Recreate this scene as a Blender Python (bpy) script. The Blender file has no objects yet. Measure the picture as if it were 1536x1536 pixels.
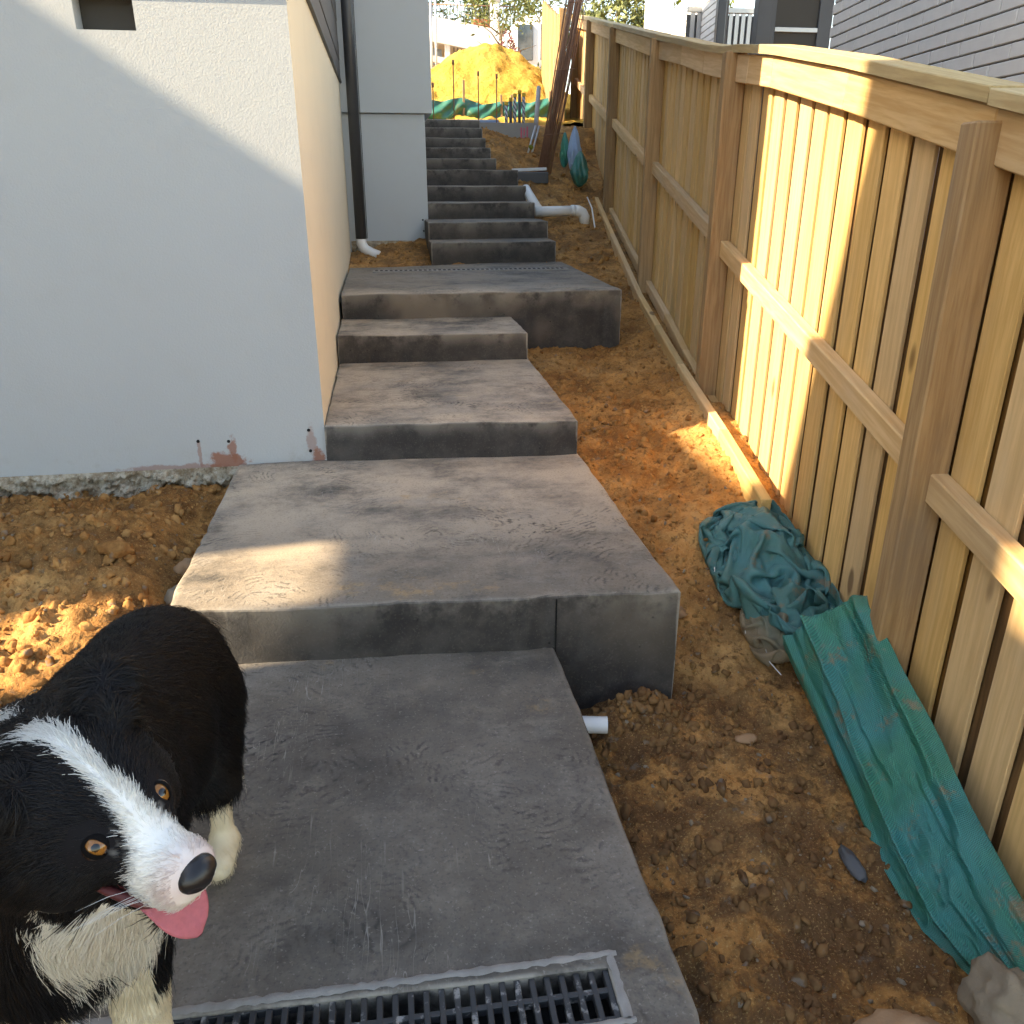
import bpy, bmesh, math, random
import numpy as np
from mathutils import Vector, Matrix, Quaternion
random.seed(7); RNG = np.random.default_rng(11)
S = bpy.context.scene
R = math.radians

# ------------------------------------------------------------------ camera, world, sun, exposure
cam_d = bpy.data.cameras.new('camera'); cam = bpy.data.objects.new('camera', cam_d); S.collection.objects.link(cam)
cam_d.sensor_width = 36; cam_d.lens = 36 * 1230 / 1536; cam_d.clip_start = 0.02; cam_d.clip_end = 500
cam.location = (0, 0, 1.40); cam.rotation_euler = (R(90 - 22.04), 0, R(-8.57)); S.camera = cam
SUN_DIR = Vector((0.9877, 0.1564, -0.6716)).normalized()          # the way the light travels
W = bpy.data.worlds.new('World'); S.world = W; W.use_nodes = True
wn = W.node_tree.nodes; wl = W.node_tree.links
sky = wn.new('ShaderNodeTexSky'); sky.sky_type = 'NISHITA'; sky.sun_disc = False
sky.sun_elevation = R(34); sky.sun_rotation = R(261); sky.air_density = 1.0; sky.dust_density = 0.6; sky.ozone_density = 1.0
wn['Background'].inputs['Strength'].default_value = 0.15
wl.new(sky.outputs[0], wn['Background'].inputs['Color'])
sl = bpy.data.lights.new('sun', 'SUN'); sl.energy = 4.7; sl.angle = R(0.7); sl.color = (1.0, 0.90, 0.74)
sun = bpy.data.objects.new('sun', sl); S.collection.objects.link(sun); sun.location = (-20, -3, 15)
sun.rotation_euler = SUN_DIR.to_track_quat('-Z', 'Y').to_euler()
S.view_settings.view_transform = 'Standard'; S.view_settings.look = 'None'
S.view_settings.exposure = 1.98; S.view_settings.gamma = 1.0; S.view_settings.use_curve_mapping = False
S.view_settings.use_white_balance = True; S.view_settings.white_balance_temperature = 8400; S.view_settings.white_balance_tint = 10
S.cycles.use_denoising = True; S.cycles.use_adaptive_sampling = True; S.cycles.adaptive_threshold = 0.03; S.cycles.adaptive_min_samples = 16; S.cycles.max_bounces = 5; S.cycles.diffuse_bounces = 3; S.cycles.glossy_bounces = 2

# ------------------------------------------------------------------ helpers
def tag(o, label=None, cat=None, group=None, kind=None):
    if label: o['label'] = label
    if cat: o['category'] = cat
    if group: o['group'] = group
    if kind: o['kind'] = kind
    return o
def empty(name, loc=(0, 0, 0)):
    o = bpy.data.objects.new(name, None); o.empty_display_size = 0.1; S.collection.objects.link(o); o.location = loc; return o
def link(name, me, mat=None, parent=None, smooth=False):
    o = bpy.data.objects.new(name, me); S.collection.objects.link(o)
    if mat is not None and not me.materials: me.materials.append(mat)
    if smooth and len(me.polygons): me.polygons.foreach_set('use_smooth', [True] * len(me.polygons))
    if parent is not None:
        o.parent = parent
        o.matrix_parent_inverse = Matrix.Translation(-parent.location)
    return o
def mk(name, v, f, mat=None, parent=None, smooth=False):
    me = bpy.data.meshes.new(name); me.from_pydata([tuple(map(float, p)) for p in v], [], [tuple(map(int, q)) for q in f]); me.update()
    return link(name, me, mat, parent, smooth)
def mk_np(name, V, Q, mat=None, parent=None, smooth=True):
    """fast: V (n,3), Q (m,k) all faces with k corners"""
    V = np.asarray(V, np.float32); Q = np.asarray(Q, np.int32); k = Q.shape[1]
    me = bpy.data.meshes.new(name); me.vertices.add(len(V)); me.vertices.foreach_set('co', V.ravel())
    me.loops.add(Q.size); me.loops.foreach_set('vertex_index', Q.ravel()); me.polygons.add(len(Q))
    me.polygons.foreach_set('loop_start', np.arange(0, Q.size, k, dtype=np.int32))
    me.update(calc_edges=True); me.validate()
    return link(name, me, mat, parent, smooth)
def bm_mesh(name, bm):
    me = bpy.data.meshes.new(name); bm.to_mesh(me); bm.free(); return me
def box_bm(sx, sy, sz, bevel=0.003, seg=1):
    bm = bmesh.new(); bmesh.ops.create_cube(bm, size=1.0); bmesh.ops.scale(bm, vec=(sx, sy, sz), verts=bm.verts)
    if bevel: bmesh.ops.bevel(bm, geom=list(bm.edges), offset=bevel, segments=seg, affect='EDGES', profile=0.6)
    return bm
def box(name, c, size, mat, parent=None, bevel=0.003, rotz=0.0):
    o = link(name, bm_mesh(name, box_bm(*size, bevel=bevel)), mat)
    o.location = c; o.rotation_euler = (0, 0, rotz)
    if parent is not None: o.parent = parent; o.matrix_parent_inverse = Matrix.Translation(-parent.location)
    return o
def boxw(name, lo, hi, mat, parent=None, bevel=0.003):
    lo = np.array(lo, float); hi = np.array(hi, float); return box(name, tuple((lo + hi) / 2), tuple(hi - lo), mat, parent, bevel)
def plank(name, p0, p1, wdir, w, t, mat, parent=None, bevel=0.003, warp=0.0):
    """timber with its length along local z (p0 to p1), width w along wdir, thickness t"""
    p0 = Vector(p0); p1 = Vector(p1); z = (p1 - p0); L = z.length; z.normalize()
    x = Vector(wdir); x = (x - z * x.dot(z)).normalized(); y = z.cross(x)
    bm = box_bm(w, t, L, bevel)
    if warp:
        geom = [e for e in bm.edges if abs((e.verts[0].co - e.verts[1].co).z) > L * 0.5]
        bmesh.ops.subdivide_edges(bm, edges=geom, cuts=7, use_grid_fill=True)
        a, b = random.uniform(-warp, warp), random.uniform(-warp, warp)
        for v in bm.verts:
            s = math.sin((v.co.z / L + 0.5) * math.pi); v.co.x += a * s; v.co.y += b * s
    o = link(name, bm_mesh(name, bm), mat)
    M = Matrix((x, y, z)).transposed().to_4x4(); M.translation = (p0 + p1) / 2
    if parent is not None:
        o.parent = parent; o.matrix_parent_inverse = Matrix.Translation(-parent.location)
    o.matrix_basis = M
    return o
def tube_geo(path, rad, n=10, cap=True):
    P = [np.array(p, float) for p in path]; rad = rad if hasattr(rad, '__len__') else [rad] * len(P)
    V = []; F = []; up = np.array([0, 0, 1.0])
    T = [(P[min(i + 1, len(P) - 1)] - P[max(i - 1, 0)]) for i in range(len(P))]
    T = [t / (np.linalg.norm(t) + 1e-9) for t in T]
    a = np.cross(T[0], up if abs(T[0][2]) < 0.9 else np.array([1.0, 0, 0])); a /= np.linalg.norm(a)
    for i, p in enumerate(P):
        a = a - T[i] * a.dot(T[i]); a /= np.linalg.norm(a); b = np.cross(T[i], a)
        for k in range(n):
            q = 2 * math.pi * k / n; V.append(p + rad[i] * (math.cos(q) * a + math.sin(q) * b))
    for i in range(len(P) - 1):
        for k in range(n):
            F.append((i * n + k, i * n + (k + 1) % n, (i + 1) * n + (k + 1) % n, (i + 1) * n + k))
    if cap: F.append(tuple(range(n))[::-1]); F.append(tuple((len(P) - 1) * n + k for k in range(n)))
    return V, F
def tube(name, path, rad, mat, parent=None, n=10, cap=True, smooth=True):
    V, F = tube_geo(path, rad, n, cap); return mk(name, V, F, mat, parent, smooth)
def under(o, part):
    """make o (built in world coordinates) a sub-part of part"""
    o.parent = part; o.matrix_parent_inverse = part.matrix_basis.inverted(); return o
class Geo:
    def __init__(s): s.v = []; s.f = []
    def add(s, V, F):
        o = len(s.v); s.v += [tuple(p) for p in V]; s.f += [tuple(i + o for i in q) for q in F]
    def quad(s, a, b, c, d): s.add([a, b, c, d], [(0, 1, 2, 3)])
    def box(s, lo, hi):
        x0, y0, z0 = lo; x1, y1, z1 = hi
        s.add([(x0, y0, z0), (x1, y0, z0), (x1, y1, z0), (x0, y1, z0), (x0, y0, z1), (x1, y0, z1), (x1, y1, z1), (x0, y1, z1)],
              [(0, 3, 2, 1), (4, 5, 6, 7), (0, 1, 5, 4), (1, 2, 6, 5), (2, 3, 7, 6), (3, 0, 4, 7)])
    def build(s, name, mat, parent=None, smooth=False): return mk(name, s.v, s.f, mat, parent, smooth)

# numpy noise -------------------------------------------------------
_P = RNG.permutation(4096).astype(np.int64); _G = RNG.uniform(-1, 1, 4096)
def vnoise(x, y, z=0.0):
    x, y, z = np.broadcast_arrays(np.asarray(x, float), np.asarray(y, float), np.asarray(z, float))
    xi = np.floor(x).astype(np.int64); yi = np.floor(y).astype(np.int64); zi = np.floor(z).astype(np.int64)
    fx = x - xi; fy = y - yi; fz = z - zi
    fx = fx * fx * fx * (fx * (fx * 6 - 15) + 10); fy = fy * fy * fy * (fy * (fy * 6 - 15) + 10); fz = fz * fz * (3 - 2 * fz)
    def h(a, b, c): return _G[_P[(_P[(_P[a & 4095] + b) & 4095] + c) & 4095]]
    def l(a, b, t): return a + (b - a) * t
    r = l(l(l(h(xi, yi, zi), h(xi + 1, yi, zi), fx), l(h(xi, yi + 1, zi), h(xi + 1, yi + 1, zi), fx), fy),
          l(l(h(xi, yi, zi + 1), h(xi + 1, yi, zi + 1), fx), l(h(xi, yi + 1, zi + 1), h(xi + 1, yi + 1, zi + 1), fx), fy), fz)
    return r
def fbm(x, y, z=0.0, o=4, g=0.5):
    r = 0; a = 1.0; f = 1.0
    for i in range(o): r = r + a * vnoise(np.asarray(x) * f + 17.3 * i, np.asarray(y) * f - 9.1 * i, np.asarray(z) * f + 3.7 * i); a *= g; f *= 2.03
    return r
def sstep(a, b, x): t = np.clip((np.asarray(x, float) - a) / (b - a), 0, 1); return t * t * (3 - 2 * t)

# ------------------------------------------------------------------ materials
class NT:
    def __init__(s, name):
        s.m = bpy.data.materials.new(name); s.m.use_nodes = True; s.t = s.m.node_tree; s.n = s.t.nodes; s.l = s.t.links
        s.b = s.n['Principled BSDF']; s.b.inputs['Roughness'].default_value = 0.85; s.b.inputs['Specular IOR Level'].default_value = 0.3
        s._c = None
    def put(s, sock, v):
        if hasattr(v, 'links') or hasattr(v, 'is_linked'): s.l.new(v, sock)
        else:
            if sock.type == 'RGBA' and hasattr(v, '__len__') and len(v) == 3: v = (*v, 1)
            if sock.type == 'RGBA' and not hasattr(v, '__len__'): v = (v, v, v, 1)
            sock.default_value = v
    def coord(s, kind='Object', scale=(1, 1, 1), off=None, rot=(0, 0, 0)):
        if s._c is None: s._c = s.n.new('ShaderNodeTexCoord')
        mp = s.n.new('ShaderNodeMapping'); s.l.new(s._c.outputs[kind], mp.inputs[0]); mp.inputs['Scale'].default_value = scale; mp.inputs['Rotation'].default_value = rot
        if off is not None: s.put(mp.inputs['Location'], off)
        return mp.outputs[0]
    def rand(s, scale=50.0):
        oi = s.n.new('ShaderNodeObjectInfo'); return s.math('MULTIPLY', oi.outputs['Random'], scale), oi.outputs['Random']
    def noise(s, vec, scale, detail=4, rough=0.55, dist=0.0):
        k = s.n.new('ShaderNodeTexNoise'); s.l.new(vec, k.inputs['Vector']); k.inputs['Scale'].default_value = scale
        k.inputs['Detail'].default_value = detail; k.inputs['Roughness'].default_value = rough; k.inputs['Distortion'].default_value = dist
        return k.outputs[0]
    def vor(s, vec, scale, feat='F1', rnd=1.0, out='Distance'):
        k = s.n.new('ShaderNodeTexVoronoi'); k.feature = feat; s.l.new(vec, k.inputs['Vector']); k.inputs['Scale'].default_value = scale; k.inputs['Randomness'].default_value = rnd
        return k.outputs[out]
    def math(s, op, a, b=0.0, c=None, clamp=False):
        k = s.n.new('ShaderNodeMath'); k.operation = op; k.use_clamp = clamp; s.put(k.inputs[0], a); s.put(k.inputs[1], b)
        if c is not None: s.put(k.inputs[2], c)
        return k.outputs[0]
    def vmath(s, op, a, b=None, scale=None):
        k = s.n.new('ShaderNodeVectorMath'); k.operation = op; s.put(k.inputs[0], a)
        if b is not None: s.put(k.inputs[1], b)
        if scale is not None: s.put(k.inputs['Scale'], scale)
        return k.outputs['Value'] if op in ('LENGTH', 'DISTANCE', 'DOT_PRODUCT') else k.outputs[0]
    def ramp(s, v, a, b, lo=0.0, hi=1.0):
        k = s.n.new('ShaderNodeMapRange'); k.interpolation_type = 'SMOOTHSTEP'; s.put(k.inputs[0], v)
        for i, q in zip((1, 2, 3, 4), (a, b, lo, hi)): k.inputs[i].default_value = q
        return k.outputs[0]
    def mix(s, f, a, b, mode='MIX'):
        k = s.n.new('ShaderNodeMix'); k.data_type = 'RGBA'; k.blend_type = mode; s.put(k.inputs[0], f); s.put(k.inputs[6], a); s.put(k.inputs[7], b); return k.outputs[2]
    def sep(s, v):
        k = s.n.new('ShaderNodeSeparateXYZ'); s.l.new(v, k.inputs[0]); return k.outputs
    def bump(s, h, strength=0.5, dist=0.01, normal=None):
        k = s.n.new('ShaderNodeBump'); k.inputs['Strength'].default_value = strength; k.inputs['Distance'].default_value = dist; s.put(k.inputs['Height'], h)
        if normal is not None: s.l.new(normal, k.inputs['Normal'])
        return k.outputs[0]
    def done(s, col=None, rough=None, normal=None, spec=None, metal=None):
        if col is not None: s.put(s.b.inputs['Base Color'], col)
        if rough is not None: s.put(s.b.inputs['Roughness'], rough)
        if normal is not None: s.l.new(normal, s.b.inputs['Normal'])
        if spec is not None: s.b.inputs['Specular IOR Level'].default_value = spec
        if metal is not None: s.b.inputs['Metallic'].default_value = metal
        return s.m

def m_plain(name, c, rough=0.7, var=0.15, sc=6.0, bump=0.0, spec=0.3, metal=0.0):
    t = NT(name); v = t.coord(); n = t.noise(v, sc, 5); c = np.array(c)
    col = t.mix(n, tuple(c * (1 - var)), tuple(np.minimum(c * (1 + var), 1)))
    nr = t.bump(t.noise(v, sc * 12, 3), bump, 0.004) if bump else None
    return t.done(col, rough, nr, spec, metal)

def m_concrete():
    t = NT('charcoal_concrete'); v = t.coord()
    def ncol(vec, scale, detail, rough):
        k = t.n.new('ShaderNodeTexNoise'); t.l.new(vec, k.inputs['Vector']); k.inputs['Scale'].default_value = scale; k.inputs['Detail'].default_value = detail; k.inputs['Roughness'].default_value = rough
        sp_ = t.n.new('ShaderNodeSeparateColor'); t.l.new(k.outputs['Color'], sp_.inputs[0]); return sp_.outputs
    B = ncol(v, 1.7, 3, 0.6); Mm = ncol(v, 6.0, 5, 0.68); Fn = ncol(v, 120, 2, 0.6)
    geo = t.n.new('ShaderNodeNewGeometry'); up = t.ramp(t.sep(geo.outputs['True Normal'])[2], 0.5, 0.9)
    def arcs(scale, freq, off):
        vo = t.n.new('ShaderNodeTexVoronoi'); vo.feature = 'F1'; vo.voronoi_dimensions = '2D'
        vv = t.vmath('ADD', t.vmath('ADD', v, (off, off * 0.7, 0)), t.vmath('SCALE', B[0], scale=0.35)); t.l.new(vv, vo.inputs['Vector']); vo.inputs['Scale'].default_value = scale
        ph = t.math('ADD', t.math('MULTIPLY', vo.outputs['Distance'], freq), t.math('MULTIPLY', Mm[1], 13.0))
        return t.math('POWER', t.math('ABSOLUTE', t.math('SINE', ph)), 5.0)
    a1 = t.math('MULTIPLY', arcs(1.3, 95, 0.0), t.math('MULTIPLY', t.ramp(B[1], 0.46, 0.60), t.ramp(Mm[0], 0.42, 0.60)))
    a2 = t.math('MULTIPLY', arcs(1.0, 130, 5.3), t.math('MULTIPLY', t.ramp(B[2], 0.46, 0.60), t.ramp(Mm[2], 0.42, 0.60)))
    dash = t.noise(v, 24, 2, 0.6); swirl = t.math('MULTIPLY', t.math('MULTIPLY', t.math('ADD', a1, a2), up), t.ramp(dash, 0.44, 0.57))
    base = t.mix(t.ramp(B[0], 0.32, 0.68), (0.066, 0.059, 0.052), (0.130, 0.116, 0.100))
    base = t.mix(t.math('MULTIPLY', t.ramp(Mm[0], 0.48, 0.70), 0.55), base, (0.225, 0.200, 0.172))
    base = t.mix(t.math('MULTIPLY', t.ramp(Mm[1], 0.50, 0.68), 0.50), base, (0.042, 0.038, 0.035))
    Du = ncol(t.coord(off=(9, 3, 1), scale=(1, 1.3, 1)), 2.2, 6, 0.72); yy = t.sep(v)[1]
    amt = t.math('MULTIPLY', t.ramp(yy, 1.9, 3.4, 0.12, 0.95), t.ramp(yy, 5.5, 6.3, 1.0, 0.40))          # dried mud walked over the middle slabs
    base = t.mix(t.math('MULTIPLY', t.ramp(Du[0], 0.30, 0.60), amt), base, (0.50, 0.405, 0.305))
    base = t.mix(t.math('MULTIPLY', t.ramp(Du[1], 0.48, 0.68), 0.55), base, (0.27, 0.243, 0.212))
    base = t.mix(t.math('MULTIPLY', t.ramp(t.math('ADD', t.math('MULTIPLY', Du[2], 0.6), t.math('MULTIPLY', Mm[2], 0.4)), 0.575, 0.66), 0.42), base, (0.46, 0.29, 0.12))
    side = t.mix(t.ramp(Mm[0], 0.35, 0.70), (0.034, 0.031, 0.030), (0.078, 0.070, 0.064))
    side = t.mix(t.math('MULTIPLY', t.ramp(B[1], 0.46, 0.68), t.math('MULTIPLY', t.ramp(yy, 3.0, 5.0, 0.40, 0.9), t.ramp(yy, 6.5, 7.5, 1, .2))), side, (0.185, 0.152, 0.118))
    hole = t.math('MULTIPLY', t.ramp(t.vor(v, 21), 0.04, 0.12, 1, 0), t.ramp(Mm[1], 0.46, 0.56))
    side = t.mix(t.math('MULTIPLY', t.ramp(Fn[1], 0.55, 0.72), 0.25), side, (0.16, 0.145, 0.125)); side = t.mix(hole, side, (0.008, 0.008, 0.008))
    base = t.mix(t.math('MULTIPLY', swirl, 0.62), base, (0.030, 0.028, 0.028))
    base = t.mix(t.math('MULTIPLY', t.ramp(Fn[0], 0.52, 0.72), 0.35), base, (0.04, 0.038, 0.037))
    base = t.mix(t.math('MULTIPLY', t.ramp(Fn[1], 0.60, 0.74), 0.35), base, (0.36, 0.33, 0.30))
    sc = t.noise(t.coord(scale=(14, 1.1, 1), rot=(0, 0, 0.35)), 3.2, 1, 0.5); scr = t.ramp(t.math('ABSOLUTE', t.math('SUBTRACT', sc, 0.5)), 0.0, 0.007, 1, 0)
    base = t.mix(t.math('MULTIPLY', t.math('MULTIPLY', scr, t.ramp(B[2], 0.52, 0.60)), 0.5), base, (0.42, 0.39, 0.35))
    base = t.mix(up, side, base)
    wear = t.math('MULTIPLY', t.ramp(geo.outputs['Pointiness'], 0.515, 0.56), t.ramp(Mm[2], 0.36, 0.56)); base = t.mix(t.math('MULTIPLY', wear, 0.75), base, (0.36, 0.325, 0.275))
    h = t.math('ADD', t.math('MULTIPLY', swirl, -0.30), t.math('ADD', t.math('MULTIPLY', Fn[0], 0.45), t.math('MULTIPLY', Mm[0], 0.4)))
    return t.done(base, t.ramp(Mm[0], 0.2, 0.8, 0.60, 0.86), t.bump(h, 0.6, 0.006), 0.35)

def m_stucco(name, c, stains=False, bumpd=0.006):
    t = NT(name); v = t.coord(); c = np.array(c)
    col = t.mix(t.noise(v, 1.1, 5, 0.6), tuple(c * 0.95), tuple(np.minimum(c * 1.04, 1)))
    col = t.mix(t.math('MULTIPLY', t.ramp(t.noise(v, 5, 5), 0.5, 0.8), 0.10), col, (0.40, 0.36, 0.30))
    if stains:
        z = t.sep(v)[2]
        low = t.math('MULTIPLY', t.ramp(z, 0.17, 0.34, 1, 0), t.ramp(t.noise(v, 9, 6, 0.7), 0.50, 0.68))
        col = t.mix(t.math('MULTIPLY', low, 0.30), col, (0.30, 0.24, 0.18))
        for (x, zz, rx, rz, a) in ((-0.755, 0.205, 0.085, 0.050, 0.9), (-0.725, 0.262, 0.020, 0.060, 0.8), (-0.871, 0.25, 0.010, 0.07, 0.55), (-0.345, 0.20, 0.035, 0.050, 0.9), (-0.372, 0.29, 0.022, 0.07, 0.5), (-1.0, 0.185, 0.24, 0.02, 0.6)):
            d = t.vmath('LENGTH', t.vmath('MULTIPLY', t.vmath('SUBTRACT', v, (x, 3.718, zz)), (1 / rx, 0.0, 1 / rz)))
            d = t.math('ADD', d, t.math('MULTIPLY', t.math('SUBTRACT', t.noise(v, 22, 4, 0.7), 0.5), 2.2))
            col = t.mix(t.math('MULTIPLY', t.ramp(d, 0.6, 1.15, 1, 0), a), col, (0.32, 0.135, 0.085))
    n1 = t.noise(v, 150, 3, 0.65); n2 = t.vor(v, 120); n3 = t.noise(v, 45, 3)
    h = t.math('ADD', t.math('ADD', n1, t.math('MULTIPLY', n2, 0.6)), t.math('MULTIPLY', n3, 0.6))
    return t.done(col, 0.9, t.bump(h, 0.30, bumpd * 0.36), 0.2)

def m_wood(name, light, dark, grey=(0.34, 0.29, 0.22), greyamt=0.25, green=0.0, var=0.18):
    t = NT(name); off, rnd = t.rand(60)
    k = t.n.new('ShaderNodeCombineXYZ'); t.put(k.inputs[0], off); t.put(k.inputs[1], off); t.put(k.inputs[2], off)
    v = t.coord(off=k.outputs[0])
    vs = t.vmath('MULTIPLY', v, (1, 1, 0.055)); vw = t.vmath('ADD', vs, t.vmath('SCALE', t.noise(t.vmath('MULTIPLY', v, (1, 1, 0.2)), 5, 2), scale=0.05))
    g = t.noise(vw, 55, 5, 0.65); g2 = t.noise(vw, 16, 3, 0.5); fine = t.noise(t.vmath('MULTIPLY', v, (1, 1, 0.02)), 240, 2)
    col = t.mix(t.ramp(g, 0.34, 0.68), dark, light)
    col = t.mix(t.math('MULTIPLY', t.ramp(g2, 0.5, 0.75), 0.45), col, tuple(np.array(dark) * 0.85))
    col = t.mix(t.math('MULTIPLY', t.ramp(t.noise(t.vmath('MULTIPLY', v, (1, 1, 0.3)), 5, 4), 0.45, 0.75), greyamt), col, grey)
    if green: col = t.mix(t.math('MULTIPLY', t.ramp(t.noise(t.vmath('MULTIPLY', v, (1, 1, 0.15)), 7, 3), 0.4, 0.7), green), col, (0.30, 0.30, 0.15))
    # knots
    kd = t.vor(t.vmath('MULTIPLY', v, (1, 1, 0.42)), 3.2); col = t.mix(t.ramp(kd, 0.055, 0.10, 0.75, 0), col, (0.13, 0.065, 0.028))
    hs = t.n.new('ShaderNodeHueSaturation'); t.l.new(col, hs.inputs['Color']); t.put(hs.inputs['Value'], t.math('ADD', t.math('MULTIPLY', rnd, var * 2), 1 - var))
    r2 = t.math('FRACT', t.math('MULTIPLY', rnd, 13.7)); t.put(hs.inputs['Saturation'], t.math('ADD', t.math('MULTIPLY', r2, 0.20), 0.88))
    h = t.math('ADD', t.math('MULTIPLY', g, 0.6), t.math('MULTIPLY', fine, 0.4))
    return t.done(hs.outputs[0], 0.78, t.bump(h, 0.28, 0.004), 0.25)

def m_soil(name='soil'):
    t = NT(name); v = t.coord()
    a = t.noise(v, 1.3, 5, 0.65); b = t.noise(t.coord(off=(3, 7, 1)), 4.5, 6, 0.7); c = t.noise(v, 38, 5, 0.7); d = t.noise(v, 170, 3, 0.6)
    col = t.mix(t.ramp(b, 0.36, 0.66), (0.25, 0.105, 0.031), (0.53, 0.255, 0.080))
    col = t.mix(t.ramp(a, 0.45, 0.68), col, (0.58, 0.315, 0.118))
    xyz = t.sep(v)
    wet = t.math('MULTIPLY', t.ramp(t.math('ADD', xyz[1], t.math('MULTIPLY', t.math('SUBTRACT', a, 0.5), 2.4)), 2.0, 3.3, 1, 0), t.ramp(xyz[0], -0.2, 0.3))   # damp clay at the low end of the path
    wet = t.math('MULTIPLY', wet, t.ramp(b, 0.44, 0.62, 1.0, 0.22))
    col = t.mix(t.math('MULTIPLY', wet, 0.78), col, (0.085, 0.047, 0.026))
    damp2 = t.math('MULTIPLY', t.ramp(xyz[1], 6.0, 8.0), t.ramp(b, 0.4, 0.6, 0.85, 0.15)); col = t.mix(t.math('MULTIPLY', damp2, 0.6), col, (0.15, 0.095, 0.05))
    lft = t.math('MULTIPLY', t.ramp(xyz[0], -0.4, -0.9), t.ramp(t.noise(t.coord(off=(1, 1, 4)), 3.4, 6, 0.7), 0.38, 0.58)); col = t.mix(t.math('MULTIPLY', lft, 0.72), col, (0.125, 0.055, 0.02))
    col = t.mix(t.math('MULTIPLY', t.ramp(c, 0.50, 0.66), 0.7), col, (0.12, 0.058, 0.020))
    col = t.mix(t.math('MULTIPLY', t.ramp(d, 0.55, 0.7), 0.4), col, (0.66, 0.44, 0.19))
    grey = t.math('MULTIPLY', t.ramp(t.noise(t.coord(off=(11, 2, 5)), 14, 5, 0.7), 0.60, 0.70), 0.55); col = t.mix(grey, col, (0.16, 0.14, 0.115))
    h = t.math('ADD', t.math('MULTIPLY', c, 1.0), t.math('ADD', t.math('MULTIPLY', d, 0.4), t.math('MULTIPLY', t.vor(v, 55), 0.5)))
    return t.done(col, 0.95, t.bump(h, 0.8, 0.012), 0.15)

def m_clod():
    t = NT('soil_clod'); v = t.coord(); n = t.noise(v, 9, 4, 0.7); n2 = t.noise(v, 60, 4)
    xyz = t.sep(v); wet = t.math('MULTIPLY', t.ramp(xyz[1], 1.9, 3.1, 1, 0), t.ramp(xyz[0], -0.2, 0.3))
    col = t.mix(t.ramp(n, 0.35, 0.65), (0.22, 0.098, 0.032), (0.46, 0.24, 0.085))
    col = t.mix(t.math('MULTIPLY', wet, 0.62), col, (0.085, 0.052, 0.032))
    col = t.mix(t.math('MULTIPLY', t.ramp(t.noise(v, 21, 2), 0.60, 0.68), 0.55), col, (0.21, 0.185, 0.155))
    return t.done(col, 0.95, t.bump(n2, 0.8, 0.008), 0.15)

def m_sand():
    t = NT('yellow_sand'); v = t.coord(); n = t.noise(v, 2.2, 5, 0.65); n2 = t.noise(v, 11, 5, 0.75)
    col = t.mix(t.ramp(n, 0.3, 0.7), (0.44, 0.28, 0.060), (0.58, 0.40, 0.105)); col = t.mix(t.math('MULTIPLY', t.ramp(n2, 0.56, 0.70), 0.6), col, (0.20, 0.10, 0.025))
    return t.done(col, 0.95, t.bump(n2, 1.0, 0.10), 0.1)

def m_mesh_cloth(name, c1, c2, dirt=0.5, trans=0.0, weave=180.0):
    """woven shade cloth; UV runs in metres over the sheet"""
    t = NT(name); uv = t.coord('UV'); v = t.coord()
    su = t.sep(t.vmath('SCALE', uv, scale=weave))
    w1 = t.math('SINE', t.math('MULTIPLY', su[0], 6.2832)); w2 = t.math('SINE', t.math('MULTIPLY', su[1], 6.2832)); wv = t.math('MULTIPLY', w1, w2)
    col = t.mix(t.ramp(t.noise(v, 3.5, 3), 0.38, 0.62), c1, c2)
    col = t.mix(t.ramp(wv, -0.1, 0.4, 0.0, 0.75), col, tuple(np.array(c1) * 0.30))
    col = t.mix(t.math('MULTIPLY', t.ramp(t.noise(v, 6.5, 8, 0.75), 0.56, 0.63), dirt), col, (0.24, 0.15, 0.08))
    col = t.mix(t.math('MULTIPLY', t.ramp(t.noise(v, 16, 5, 0.7), 0.60, 0.72), dirt * 0.8), col, (0.22, 0.20, 0.17))
    m = t.done(col, 0.34, t.bump(wv, 0.5, 0.003), 0.6)
    return m

M = {}
M['conc'] = m_concrete()
M['stucco'] = m_stucco('white_render', (0.475, 0.495, 0.50), True)
M['stucco2'] = m_stucco('white_render_smooth', (0.47, 0.525, 0.565), False, 0.003)
M['cream'] = m_stucco('warm_bounce_render', (0.80, 0.71, 0.55), False, 0.004)  # side wall: warm bounce light from the fence painted into the render
M['pal'] = m_wood('pine_paling', (0.73, 0.470, 0.205), (0.60, 0.370, 0.145), (0.50, 0.375, 0.235), greyamt=0.45, green=0.0, var=0.12)
M['palshade'] = m_wood('pine_paling_gap_shade', (0.17, 0.085, 0.025), (0.10, 0.047, 0.013), greyamt=0.1)  # back row: shade of the fence gaps painted in as dark brown
M['rail'] = m_wood('pine_rail', (0.68, 0.465, 0.25), (0.56, 0.35, 0.165), (0.50, 0.38, 0.26), greyamt=0.35, var=0.1)
M['cap'] = m_wood('pine_capping', (0.60, 0.455, 0.25), (0.46, 0.325, 0.165), (0.42, 0.35, 0.24), 0.5, 0.15)
M['post'] = m_wood('hardwood_post', (0.44, 0.275, 0.13), (0.30, 0.175, 0.078), (0.23, 0.18, 0.135), 0.5)
M['soil'] = m_soil(); M['clod'] = m_clod(); M['sand'] = m_sand()
M['cloth'] = m_mesh_cloth('green_shade_cloth', (0.022, 0.235, 0.225), (0.028, 0.235, 0.155), 0.75, weave=120)
M['cloth2'] = m_mesh_cloth('teal_shade_cloth', (0.055, 0.235, 0.25), (0.06, 0.20, 0.18), 0.75, weave=170)
M['clothfar'] = m_mesh_cloth('far_silt_cloth', (0.025, 0.17, 0.15), (0.025, 0.14, 0.10), 0.3, weave=40)
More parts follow.
